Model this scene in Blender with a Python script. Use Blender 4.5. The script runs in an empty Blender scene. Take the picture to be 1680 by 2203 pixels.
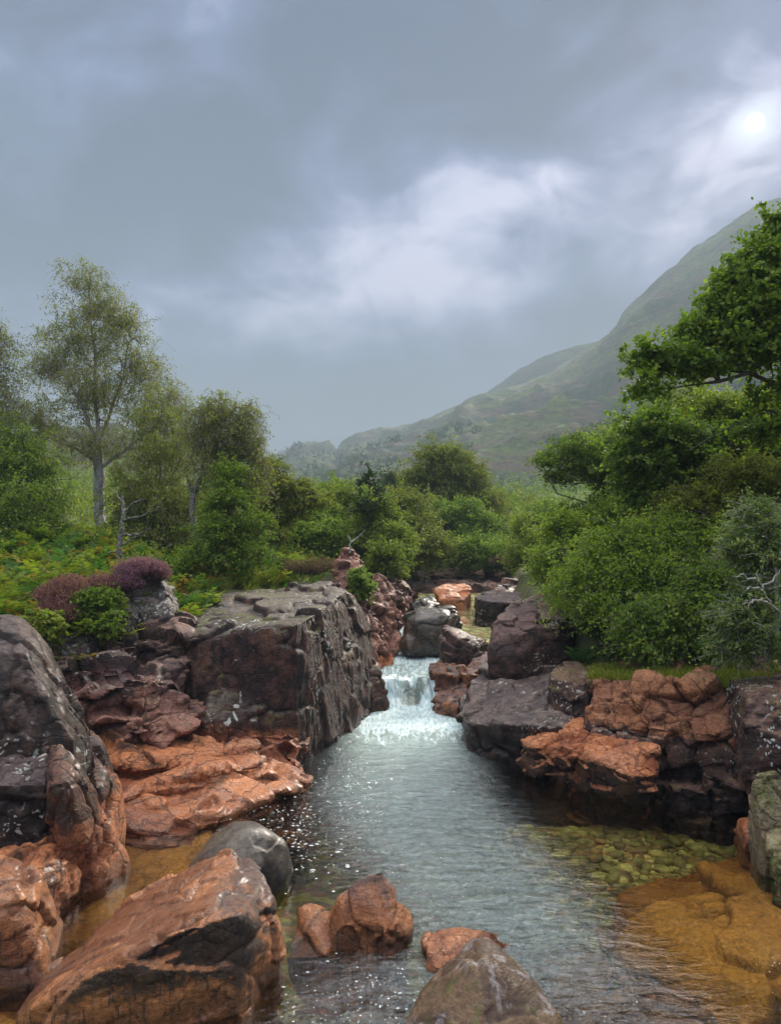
import bpy, bmesh, math, random
import numpy as np
from mathutils import Vector

random.seed(7)
SC = bpy.context.scene
COL = SC.collection
# ------------------------------------------------------------------ camera geometry
F = 1590.0
TH = math.atan((1190 - 1101.5) / F)
CZ = 2.6
CT, ST = math.cos(TH), math.sin(TH)


def ray(px, py):
    x = (px - 840) / F
    v = (1101.5 - py) / F
    return np.array([x, CT - v * ST, ST + v * CT])


def P(px, py, d):
    r = ray(px, py)
    return np.array([0, 0, CZ]) + r * (d / r[1])


def W(px, py, z=0.0):
    r = ray(px, py)
    return np.array([0, 0, CZ]) + r * ((z - CZ) / r[2])


# ------------------------------------------------------------------ numpy noise
def _h(ix, iy, iz, s):
    h = (ix.astype(np.uint32) * np.uint32(374761393) + iy.astype(np.uint32) * np.uint32(668265263)
         + iz.astype(np.uint32) * np.uint32(2246822519) + np.uint32((s * 3266489917) & 0xffffffff))
    h = (h ^ (h >> np.uint32(13))) * np.uint32(1274126177)
    h = (h ^ (h >> np.uint32(16))) * np.uint32(2654435761)
    h = h ^ (h >> np.uint32(15))
    return h.astype(np.float64) / 4294967295.0


def vnoise(p, s=0):
    q = np.floor(p)
    f = p - q
    f = f * f * f * (f * (f * 6 - 15) + 10)
    i = q.astype(np.int64)
    r = 0
    for dx in (0, 1):
        wx = f[:, 0] if dx else 1 - f[:, 0]
        for dy in (0, 1):
            wy = f[:, 1] if dy else 1 - f[:, 1]
            for dz in (0, 1):
                wz = f[:, 2] if dz else 1 - f[:, 2]
                r = r + wx * wy * wz * _h(i[:, 0] + dx, i[:, 1] + dy, i[:, 2] + dz, s)
    return r * 2 - 1


_R = np.array([[0.0, 0.8, 0.6], [-0.8, 0.36, -0.48], [-0.6, -0.48, 0.64]])


def fbm(p, s=0, o=5, g=0.5, ridge=False):
    a, t, r = 1.0, 0.0, 0
    q = np.array(p, float)
    for k in range(o):
        n = vnoise(q, s + k * 17)
        if ridge:
            n = 1 - 2 * np.abs(n)
        r = r + a * n
        t += a
        a *= g
        q = q @ _R.T * 2.03 + 11.3
    return r / t


def voro(p, s=0):
    i = np.floor(p).astype(np.int64)
    n = len(p)
    f1 = np.full(n, 9.0)
    f2 = np.full(n, 9.0)
    idx = np.zeros((n, 3), np.int64)
    vec = np.zeros((n, 3))
    for dx in (-1, 0, 1):
        for dy in (-1, 0, 1):
            for dz in (-1, 0, 1):
                c = i + np.array([dx, dy, dz])
                o = np.stack([_h(c[:, 0], c[:, 1], c[:, 2], s + k) for k in range(3)], 1)
                v = p - (c + 0.1 + 0.8 * o)
                d = np.sqrt((v * v).sum(1))
                m = d < f1
                f2 = np.where(m, f1, np.minimum(f2, d))
                f1 = np.where(m, d, f1)
                idx[m] = c[m]
                vec[m] = v[m]
    rnd = np.stack([_h(idx[:, 0], idx[:, 1], idx[:, 2], s + 31 + k) for k in range(4)], 1)
    return f1, f2, rnd, vec


def sstep(a, b, x):
    t = np.clip((x - a) / (b - a), 0, 1)
    return t * t * (3 - 2 * t)


# ------------------------------------------------------------------ object helpers
def tag(o, label=None, cat=None, group=None, kind=None):
    if label: o['label'] = label
    if cat: o['category'] = cat
    if group: o['group'] = group
    if kind: o['kind'] = kind
    return o


def mesh_np(name, V, Fs, mat, parent=None, smooth=True, attrs=None, loc=None):
    """V (n,3), Fs (m,k) -> object; verts are world coords, origin moved to loc"""
    V = np.asarray(V, float)
    Fs = np.asarray(Fs, np.int32)
    loc = np.zeros(3) if loc is None else np.asarray(loc, float)
    me = bpy.data.meshes.new(name)
    n, (m, k) = len(V), Fs.shape
    me.vertices.add(n)
    me.vertices.foreach_set('co', (V - loc).astype(np.float32).ravel())
    me.loops.add(m * k)
    me.loops.foreach_set('vertex_index', Fs.ravel())
    me.polygons.add(m)
    me.polygons.foreach_set('loop_start', np.arange(0, m * k, k, dtype=np.int32))
    me.polygons.foreach_set('use_smooth', np.full(m, smooth))
    me.update(calc_edges=True)
    for an, av in (attrs or {}).items():
        a = me.color_attributes.new(an, 'FLOAT_COLOR', 'POINT')
        a.data.foreach_set('color', np.asarray(av, np.float32).ravel())
    me.materials.append(mat)
    o = bpy.data.objects.new(name, me)
    COL.objects.link(o)
    if parent is not None:
        o.parent = parent
    else:
        o.location = loc
    return o


def empty(name, loc):
    o = bpy.data.objects.new(name, None)
    o.empty_display_size = 0.2
    COL.objects.link(o)
    o.location = loc
    return o


# ------------------------------------------------------------------ material helpers
class N:
    def __init__(s, name):
        s.m = bpy.data.materials.new(name)
        s.m.use_nodes = True
        s.t = s.m.node_tree
        s.t.nodes.clear()
        s.out = s.n('ShaderNodeOutputMaterial')

    def n(s, typ, **k):
        nd = s.t.nodes.new(typ)
        for a, b in k.items():
            setattr(nd, a, b)
        return nd

    def l(s, a, b):
        s.t.links.new(a, b)

    def set(s, sock, v):
        if hasattr(v, 'links') or isinstance(v, bpy.types.NodeSocket):
            s.l(v, sock)
        else:
            sock.default_value = v

    def math(s, op, a, b=0.0, c=None, clamp=False):
        nd = s.n('ShaderNodeMath', operation=op, use_clamp=clamp)
        s.set(nd.inputs[0], a)
        s.set(nd.inputs[1], b)
        if c is not None: s.set(nd.inputs[2], c)
        return nd.outputs[0]

    def vm(s, op, a, b=None):
        nd = s.n('ShaderNodeVectorMath', operation=op)
        s.set(nd.inputs[0], a)
        if b is not None: s.set(nd.inputs[1], b)
        return nd.outputs[1] if op in ('LENGTH', 'DOT_PRODUCT', 'DISTANCE') else nd.outputs[0]

    def mix(s, f, a, b, mode='MIX'):
        nd = s.n('ShaderNodeMix', data_type='RGBA', blend_type=mode)
        s.set(nd.inputs[0], f)
        for q, v in ((6, a), (7, b)):
            if isinstance(v, tuple) and len(v) == 3: v = (*v, 1)
            s.set(nd.inputs[q], v)
        return nd.outputs[2]

    def noise(s, vec, scale, detail=4.0, rough=0.55, dist=0.0):
        nd = s.n('ShaderNodeTexNoise')
        s.l(vec, nd.inputs['Vector'])
        nd.inputs['Scale'].default_value = scale
        nd.inputs['Detail'].default_value = detail
        nd.inputs['Roughness'].default_value = rough
        nd.inputs['Distortion'].default_value = dist
        return nd.outputs[0]

    def voro(s, vec, scale, feat='F1', rnd=1.0):
        nd = s.n('ShaderNodeTexVoronoi', feature=feat)
        s.l(vec, nd.inputs['Vector'])
        nd.inputs['Scale'].default_value = scale
        nd.inputs['Randomness'].default_value = rnd
        return nd.outputs['Distance']

    def rng(s, v, a, b, c=0.0, d=1.0, sm=True):
        nd = s.n('ShaderNodeMapRange', interpolation_type='SMOOTHSTEP' if sm else 'LINEAR')
        s.set(nd.inputs[0], v)
        for q, x in zip((1, 2, 3, 4), (a, b, c, d)):
            s.set(nd.inputs[q], x)
        return nd.outputs[0]

    def scale(s, vec, xyz):
        nd = s.n('ShaderNodeMapping')
        s.l(vec, nd.inputs[0])
        nd.inputs['Scale'].default_value = xyz
        return nd.outputs[0]

    def bump(s, h, strength, dist, nrm=None):
        nd = s.n('ShaderNodeBump')
        s.set(nd.inputs['Height'], h)
        nd.inputs['Strength'].default_value = strength
        nd.inputs['Distance'].default_value = dist
        if nrm is not None: s.l(nrm, nd.inputs['Normal'])
        return nd.outputs[0]


def rock_mat(name, fresh=(0.42, 0.17, 0.085), fresh2=(0.30, 0.115, 0.06), dark=(0.085, 0.055, 0.055), dark2=(0.035, 0.027, 0.028),
             top=(0.26, 0.215, 0.21), top_amt=0.8, rough=0.55, streak=0.5, lichen=0.4, vein=0.5, moss=0.0, bumpk=1.0, wet=0.12,
             drips=0.0, blotch=1.0, gloss=0.25, pale=0.0, vary=0.5):
    n = N(name)
    geo = n.n('ShaderNodeNewGeometry')
    pos = geo.outputs['Position']
    tn = geo.outputs['Normal']
    at = n.n('ShaderNodeAttribute', attribute_name='rk')
    sep = n.n('ShaderNodeSeparateColor')
    n.l(at.outputs['Color'], sep.inputs[0])
    tone, cell, crack = sep.outputs[0], sep.outputs[1], sep.outputs[2]
    nz = n.n('ShaderNodeSeparateXYZ')
    n.l(tn, nz.inputs[0])
    pz = n.n('ShaderNodeSeparateXYZ')
    n.l(pos, pz.inputs[0])
    n1 = n.noise(pos, 1.7, 8, 0.62, 0.6)
    n2 = n.noise(pos, 6.0, 9, 0.68, 0.3)
    n3 = n.noise(pos, 34.0, 7, 0.7)
    n4 = n.noise(pos, 130.0, 3, 0.6)
    c_f = n.mix(n.rng(n.math('ADD', n.math('MULTIPLY', n1, 0.6), n.math('MULTIPLY', cell, 0.4)), 0.35, 0.65), fresh2, fresh)
    c_f = n.mix(n.rng(n2, 0.52, 0.72, 0, 0.4), c_f, (fresh[0] * 1.1, fresh[1] * 1.35, fresh[2] * 1.45))
    c_d = n.mix(n.rng(n2, 0.42, 0.58), dark2, dark)
    # pale pink / purple blotches in the patina
    c_d = n.mix(n.rng(n1, 0.52, 0.68, 0, 0.55 * blotch), c_d, (fresh2[0] * .62, fresh2[1] * .8, fresh2[2] * .95))
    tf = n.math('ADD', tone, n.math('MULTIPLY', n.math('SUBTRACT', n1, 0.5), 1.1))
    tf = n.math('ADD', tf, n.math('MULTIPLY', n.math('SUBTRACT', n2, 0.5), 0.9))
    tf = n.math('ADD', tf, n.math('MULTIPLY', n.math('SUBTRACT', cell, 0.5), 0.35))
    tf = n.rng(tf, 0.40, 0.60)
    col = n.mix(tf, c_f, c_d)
    # weathered, lichen-filmed upper faces
    tt = n.math('MULTIPLY', n.rng(nz.outputs[2], 0.45, 0.85), n.rng(n2, 0.3, 0.6, 0.35, 1))
    tt = n.math('MULTIPLY', n.math('MULTIPLY', tt, top_amt), n.rng(tone, 0.15, 0.6, 0.12, 1))
    col = n.mix(tt, col, n.mix(n.rng(n1, 0.4, 0.6), top, (top[0] * 0.62, top[1] * 0.6, top[2] * 0.63)))
    col = n.mix(vary, col, n.mix(n.rng(cell, .3, .7), n.mix(1.0, col, (.62, .52, .60), 'MULTIPLY'), n.mix(1.0, col, (1.35, 1.30, 1.15), 'MULTIPLY')))
    if pale:
        npz = n.noise(n.scale(pos, (9, 9, .8)), 1.0, 5, .65, .4)
        col = n.mix(n.math('MULTIPLY', n.rng(npz, .53, .64), pale), col, (.36, .33, .31))
        col = n.mix(n.math('MULTIPLY', n.rng(npz, .42, .36), pale), col, (.13, .13, .03))
    # vertical water stains
    sv = n.scale(pos, (9, 9, 0.55))
    ns = n.noise(sv, 1.0, 5, 0.6)
    steep = n.rng(nz.outputs[2], 0.55, 0.15)
    col = n.mix(n.math('MULTIPLY', n.math('MULTIPLY', n.rng(ns, 0.52, 0.66), steep), streak), col, (0.022, 0.018, 0.018))
    if drips:
        sd = n.scale(pos, (42, 42, 0.5))
        nd_ = n.noise(sd, 1.0, 2, 0.5)
        col = n.mix(n.math('MULTIPLY', n.math('MULTIPLY', n.rng(nd_, 0.56, 0.64), steep), drips * .8), col, (0.05, 0.032, 0.024))
    # fine joints
    wv = n.vm('ADD', pos, n.vm('SCALE', n.scale(pos, (1, 1, 1))))
    dn = n.n('ShaderNodeTexNoise')
    n.l(pos, dn.inputs['Vector'])
    dn.inputs['Scale'].default_value = 2.2
    dn.inputs['Detail'].default_value = 5
    off = n.vm('MULTIPLY', n.vm('SUBTRACT', dn.outputs[1], (0.5, 0.5, 0.5)), (0.55, 0.55, 0.55))
    pv = n.vm('ADD', pos, off)
    vj = n.voro(n.scale(pv, (1.6, 1.6, 3.4)), 1.0, 'DISTANCE_TO_EDGE')
    vj2 = n.voro(n.scale(pv, (5.5, 5.5, 9.0)), 1.0, 'DISTANCE_TO_EDGE')
    jl = n.rng(vj, 0.0, 0.035, 1, 0)
    jl2 = n.math('MULTIPLY', n.rng(vj2, 0.0, 0.05, 1, 0), n.rng(n1, 0.45, 0.6))
    jj = n.math('MAXIMUM', jl, n.math('MULTIPLY', jl2, 0.75))
    col = n.mix(n.math('MULTIPLY', jj, vein), col, (0.03, 0.02, 0.018))
    col = n.mix(n.math('MULTIPLY', crack, 0.92), col, (0.02, 0.015, 0.014))  # dark crack lines, deepened to paint in crevice shade
    col = n.mix(n.rng(n3, 0.42, 0.56, 0.55, 0.0), col, n.mix(1.0, col, (0.36, 0.35, 0.36), 'MULTIPLY'))
    n5 = n.noise(n.scale(pos, (1, 1, 2.6)), 11.0, 8, 0.72, 0.8)
    col = n.mix(n.rng(n5, 0.52, 0.66, 0.0, 0.5), col, n.mix(1.0, col, (1.6, 1.45, 1.35), 'MULTIPLY'))
    col = n.mix(n.rng(n5, 0.45, 0.34, 0.0, 0.6), col, n.mix(1.0, col, (0.42, 0.38, 0.38), 'MULTIPLY'))
    col = n.mix(n.rng(n4, 0.55, 0.7, 0.0, 0.35), col, n.mix(1.0, col, (1.7, 1.65, 1.6), 'MULTIPLY'))
    # crustose lichen discs
    if lichen > 0:
        for sc_, th_, sd_ in ((7.0, 0.27, 3.1), (17.0, 0.30, 9.7)):
            pl = n.vm('ADD', pv, (sd_, sd_ * 0.7, sd_ * 1.3))
            vd = n.voro(pl, sc_)
            vd = n.math('ADD', vd, n.math('MULTIPLY', n.math('SUBTRACT', n3, 0.5), 0.35))
            lm = n.math('MULTIPLY', n.rng(vd, th_, th_ - 0.06), n.rng(n.noise(pl, 1.1, 3), 0.60 - 0.16 * lichen, 0.66 - 0.12 * lichen))
            lm = n.math('MULTIPLY', lm, n.rng(tone, 0.35, 0.7))
            lm = n.math('MULTIPLY', lm, n.rng(pz.outputs[2], 0.35, 0.6))
            lm = n.math('MULTIPLY', lm, n.rng(crack, 0.5, 0.1))
            col = n.mix(lm, col, n.mix(n.rng(n3, 0.4, 0.6), (0.42, 0.44, 0.38), (0.62, 0.62, 0.56)))
    if moss > 0:
        mm = n.math('MULTIPLY', n.rng(n.math('ADD', n2, n.math('MULTIPLY', nz.outputs[2], 0.12)), 0.66 - 0.22 * moss, 0.74 - 0.2 * moss),
                    n.rng(n.noise(pos, 1.3, 3), 0.42, 0.58))
        col = n.mix(n.math('MULTIPLY', mm, min(1, 0.5 + moss)), col, n.mix(n.rng(n3, 0.4, 0.6), (0.07, 0.085, 0.015), (0.16, 0.17, 0.035)))
    # tide line of dark wet rock just above the water
    wl = n.math('ADD', pz.outputs[2], n.math('MULTIPLY', n.math('SUBTRACT', n2, 0.5), -0.25))
    wetf = n.rng(wl, wet * 0.5, wet * 1.6, 1, 0)
    col = n.mix(n.math('MULTIPLY', wetf, 0.55), col, n.mix(1.0, col, (0.38, 0.34, 0.30), 'MULTIPLY'))
    b = n.n('ShaderNodeBsdfPrincipled')
    n.l(col, b.inputs['Base Color'])
    n.l(n.math('MULTIPLY', n.math('ADD', n.rng(n1, .38, .62), wetf, clamp=True), gloss * .6), b.inputs['Coat Weight'])
    b.inputs['Coat Roughness'].default_value = .36
    b.inputs['Specular IOR Level'].default_value = .28
    rg = n.rng(n2, 0.35, 0.65, rough - 0.14, rough + 0.16)
    rg = n.math('SUBTRACT', rg, n.math('MULTIPLY', wetf, 0.25))
    n.l(rg, b.inputs['Roughness'])
    hgt = n.math('ADD', n.math('MULTIPLY', n2, 0.9), n.math('MULTIPLY', n3, 0.42))
    hgt = n.math('ADD', hgt, n.math('MULTIPLY', n5, 0.9))
    hgt = n.math('ADD', hgt, n.math('MULTIPLY', n4, 0.2))
    hgt = n.math('SUBTRACT', hgt, n.math('MULTIPLY', jj, 0.5 * vein))
    hgt = n.math('SUBTRACT', hgt, n.math('MULTIPLY', n.math('MULTIPLY', n.rng(ns, 0.4, 0.65), steep), 0.4 * streak))
    n.l(n.bump(hgt, min(1.0, 0.85 * bumpk), 0.06), b.inputs['Normal'])
    n.l(b.outputs[0], n.out.inputs[0])
    return n.m


def leaf_mat(name, c1, c2, c3, trans=0.45, gloss=0.35):
    n = N(name)
    at = n.n('ShaderNodeAttribute', attribute_name='lf')
    sep = n.n('ShaderNodeSeparateColor')
    n.l(at.outputs['Color'], sep.inputs[0])
    geo = n.n('ShaderNodeNewGeometry')
    col = n.mix(sep.outputs[0], c1, c2)
    col = n.mix(n.rng(sep.outputs[1], 0.80, 0.98, 0, 0.85), col, c3)
    col = n.mix(n.rng(n.noise(geo.outputs['Position'], 0.9, 3), 0.35, 0.65, 0.0, 0.55), col, n.mix(1.0, col, (0.55, 0.62, 0.5), 'MULTIPLY'))
    d = n.n('ShaderNodeBsdfPrincipled')
    n.l(col, d.inputs['Base Color'])
    d.inputs['Roughness'].default_value = 0.62
    d.inputs['Specular IOR Level'].default_value = gloss * .5
    t = n.n('ShaderNodeBsdfTranslucent')
    n.l(n.mix(1.0, col, (1.5, 1.6, 0.8), 'MULTIPLY'), t.inputs[0])
    mx = n.n('ShaderNodeMixShader')
    mx.inputs[0].default_value = trans
    n.l(d.outputs[0], mx.inputs[1])
    n.l(t.outputs[0], mx.inputs[2])
    n.l(mx.outputs[0], n.out.inputs[0])
    return n.m


def bark_mat(name, a, b_, pale=None):
    n = N(name)
    geo = n.n('ShaderNodeNewGeometry')
    pos = geo.outputs['Position']
    n1 = n.noise(n.scale(pos, (9, 9, 3)), 1.0, 6, 0.65)
    n2 = n.noise(pos, 30, 4, 0.6)
    col = n.mix(n.rng(n1, 0.38, 0.62), a, b_)
    if pale:
        col = n.mix(n.rng(n2, 0.5, 0.58), col, pale)
    b = n.n('ShaderNodeBsdfPrincipled')
    n.l(col, b.inputs['Base Color'])
    b.inputs['Roughness'].default_value = 0.85
    n.l(n.bump(n.math('ADD', n1, n2), 0.7, 0.02), b.inputs['Normal'])
    n.l(b.outputs[0], n.out.inputs[0])
    return n.m


# ------------------------------------------------------------------ rocks
def hull_obj(hulls):
    bm = bmesh.new()
    for pts in hulls:
        vs = [bm.verts.new(p) for p in pts]
        r = bmesh.ops.convex_hull(bm, input=vs)
        dead = {e for e in r['geom_interior'] + r['geom_unused'] if isinstance(e, bmesh.types.BMVert)}
        if dead:
            bmesh.ops.delete(bm, geom=list(dead), context='VERTS')
    me = bpy.data.meshes.new('tmp')
    bm.to_mesh(me)
    bm.free()
    return me


def get_np(me):
    n = len(me.vertices)
    V = np.empty(n * 3, np.float32)
    me.vertices.foreach_get('co', V)
    E = np.empty(len(me.edges) * 2, np.int32)
    me.edges.foreach_get('vertices', E)
    Nn = np.empty(n * 3, np.float32)
    me.vertices.foreach_get('normal', Nn)
    return V.reshape(-1, 3).astype(float), E.reshape(-1, 2), Nn.reshape(-1, 3).astype(float)


def lap(V, E, it, w=0.6):
    n = len(V)
    deg = np.bincount(E[:, 0], minlength=n) + np.bincount(E[:, 1], minlength=n)
    deg = np.maximum(deg, 1)[:, None]
    for _ in range(it):
        S = np.zeros_like(V)
        for k in range(3):
            S[:, k] = np.bincount(E[:, 0], V[E[:, 1], k], n) + np.bincount(E[:, 1], V[E[:, 0], k], n)
        V = V * (1 - w) + S / deg * w
    return V


def rock(name, hulls, mat, label, cat='rock', vox=0.03, smooth=6, big=0.10, cells=((0.55, 0.06, 0.8), (0.2, 0.02, 0.6)),
         fine=0.012, tone=0.6, rot=0.3, flat=1.9, crackd=0.03, seed=1, group=None, grooves=0.0, tilt=0.25, terrace=None, sharp=32, wf=0.45, stretch=1.0):
    vox *= 0.78
    me = hull_obj(hulls)
    ob = bpy.data.objects.new('tmp', me)
    COL.objects.link(ob)
    md = ob.modifiers.new('r', 'REMESH')
    md.mode = 'VOXEL'
    md.voxel_size = vox
    dg = bpy.context.evaluated_depsgraph_get()
    m2 = bpy.data.meshes.new_from_object(ob.evaluated_get(dg))
    bpy.data.objects.remove(ob)
    bpy.data.meshes.remove(me)
    V, E, _ = get_np(m2)
    V = lap(V, E, smooth)

    def setv(V):
        m2.vertices.foreach_set('co', V.astype(np.float32).ravel())
        m2.update()
        return get_np(m2)[2]
    Nn = setv(V)
    NN = lap(Nn, E, 6)
    NN /= np.linalg.norm(NN, axis=1)[:, None] + 1e-9
    # large lumps
    V = V + NN * (fbm(V * 1.1, seed, 4) * big)[:, None]
    c, s = math.cos(rot), math.sin(rot)
    R = np.array([[c, -s, 0], [s, c, 0], [0, 0, 1.0]])
    ct, st_ = math.cos(tilt), math.sin(tilt)
    R = np.array([[ct, 0, st_], [0, 1, 0], [-st_, 0, ct]]) @ R
    cellr = np.zeros(len(V))
    crack = np.zeros(len(V))
    D = np.zeros(len(V))
    warp = np.stack([fbm(V * 1.3, seed + 50 + k, 3) for k in range(3)], 1)
    for k, (size, amp, cw) in enumerate(cells):
        q = (V + warp * size * wf) @ R.T
        q = q * np.array([stretch, 1, flat]) / size
        f1, f2, rnd, vec = voro(q, seed * 7 + k * 3)
        e = f2 - f1
        tl = ((rnd[:, 1:] - 0.5) * vec).sum(1)
        D += amp * ((rnd[:, 0] - 0.5) * 1.2 + tl * 2.0)
        cr = np.exp(-(e / 0.038) ** 2)
        msk = sstep(-0.25, 0.25, fbm(V * 1.5, seed + 90 + k, 2))
        D -= cr * crackd * 1.5 * cw * (0.25 + 0.75 * msk) * (0.6 if k else 1)
        crack = np.maximum(crack, cr * cw * msk * (0.7 if k else 1))
        if k == 0: cellr = rnd[:, 0] * 0.6
        else: cellr = cellr + rnd[:, 0] * 0.4
    if terrace:
        th_, ta = terrace
        q = ((V + warp * .12) @ R.T)[:, 2]
        for kk, (h_, a_) in enumerate(((th_, ta), (th_ * .37, ta * .4))):
            hh_ = h_ * (1 + .35 * fbm(V * .9 + kk * 7, seed + 70 + kk, 2))
            fr_ = (q / hh_) % 1.0
            stp = np.where(fr_ < .82, fr_ / .82, (1 - fr_) / .18)
            hor = 1 - np.abs(NN[:, 2]) ** 2 * .6
            D += a_ * (stp - .5) * hor
            crack = np.maximum(crack, np.exp(-((fr_ - .985) / .05) ** 2) * .55 * (1 - np.abs(NN[:, 2]) * .7))
    if grooves:
        g = fbm((V @ R.T) * np.array([7, 7, 0.8]), seed + 5, 4, 0.6, True)
        D -= grooves * np.clip(g, -0.3, 1) * (1 - np.abs(NN[:, 2]))
    D += fbm(V * 7, seed + 9, 4, 0.6) * fine + fbm(V * 26, seed + 19, 3) * fine * 0.25
    V = lap(V + NN * D[:, None], E, 1, .5)
    Nn = setv(V)
    if callable(tone):
        T = tone(V, Nn)
    else:
        T = np.full(len(V), float(tone))
    A = np.stack([np.clip(T, 0, 1), cellr, np.clip(crack, 0, 1), np.ones(len(V))], 1)
    ca = m2.color_attributes.new('rk', 'FLOAT_COLOR', 'POINT')
    ca.data.foreach_set('color', A.astype(np.float32).ravel())
    base = np.array([V[:, 0].mean(), V[:, 1].mean(), V[:, 2].min()])
    m2.vertices.foreach_set('co', (V - base).astype(np.float32).ravel())
    m2.polygons.foreach_set('use_smooth', np.ones(len(m2.polygons), bool))
    m2.update()
    m2.set_sharp_from_angle(angle=math.radians(sharp))
    m2.name = name
    m2.materials.clear()
    m2.materials.append(mat)
    o = bpy.data.objects.new(name, m2)
    o.location = base
    COL.objects.link(o)
    tag(o, label, cat, group)
    return o


def H(top, zb=-0.7, low=None, back=None, spread=0.0):
    """convex block: picture-traced upper points at true depths, dropped to zb"""
    T = [P(*t) for t in top]
    out = list(T)
    if back is not None:
        out += [t + np.array(back) for t in T]
    src = [np.array(l) for l in low] if low is not None else list(out)
    c = np.mean(src, axis=0)
    for t in src:
        q = np.array(t)
        q[:2] += (q[:2] - c[:2]) * spread
        q[2] = zb
        out.append(q)
    if low is not None:
        out += src
    return [tuple(map(float, q)) for q in out]


def ell(px, py, d, rx, ry, rz, n=60, seed=1, cut=None, sq=1.0):
    """ball of points, radii in metres"""
    c = P(px, py, d)
    r = np.random.RandomState(seed)
    v = r.normal(size=(n, 3))
    v /= np.linalg.norm(v, axis=1)[:, None]
    v = np.sign(v) * np.abs(v) ** sq
    q = c + v * np.array([rx, ry, rz])
    if cut is not None: q[:, 2] = np.maximum(q[:, 2], cut)
    return [tuple(map(float, a)) for a in q]


# ------------------------------------------------------------------ vegetation
def tubes(segA, segB, rA, rB, sides=5):
    A, B = np.asarray(segA, float), np.asarray(segB, float)
    rA, rB = np.asarray(rA, float), np.asarray(rB, float)
    d = B - A
    L = np.linalg.norm(d, axis=1)[:, None] + 1e-9
    d = d / L
    B = B + d * np.minimum(L, rB[:, None]) * 0.3
    ref = np.where(np.abs(d[:, 2:3]) > 0.9, np.array([[1.0, 0, 0]]), np.array([[0, 0, 1.0]]))
    u = np.cross(d, ref)
    u /= np.linalg.norm(u, axis=1)[:, None] + 1e-9
    v = np.cross(d, u)
    an = np.arange(sides) * 2 * math.pi / sides
    ring = u[:, None, :] * np.cos(an)[None, :, None] + v[:, None, :] * np.sin(an)[None, :, None]
    V = np.concatenate([A[:, None, :] + ring * rA[:, None, None], B[:, None, :] + ring * rB[:, None, None]], 1)
    n = len(A)
    base = np.arange(n)[:, None] * (2 * sides)
    k = np.arange(sides)[None, :]
    k2 = (k + 1) % sides
    Fq = np.stack([base + k, base + k2, base + sides + k2, base + sides + k], 2).reshape(-1, 4)
    return V.reshape(-1, 3), Fq


def leaf_quads(C, U, Nn, L, Wd, hexa=False, fold=0.0):
    """C centres, U axis, Nn normal"""
    U = U / (np.linalg.norm(U, axis=1)[:, None] + 1e-9)
    S = np.cross(U, Nn)
    S /= np.linalg.norm(S, axis=1)[:, None] + 1e-9
    L = L[:, None] * 0.5
    Wd = Wd[:, None] * 0.5
    if hexa:
        pts = [C - U * L, C - U * L * .35 + S * Wd, C + U * L * .45 + S * Wd * .85, C + U * L, C + U * L * .45 - S * Wd * .85, C - U * L * .35 - S * Wd]
    else:
        pts = [C - U * L, C + S * Wd - U * L * 0.1, C + U * L, C - S * Wd - U * L * 0.1]
    k = len(pts)
    V = np.stack(pts, 1).reshape(-1, 3)
    Fq = np.arange(len(C) * k).reshape(-1, k)
    return V, Fq, k


def unit(v):
    return v / (np.linalg.norm(v, axis=1)[:, None] + 1e-9)


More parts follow.
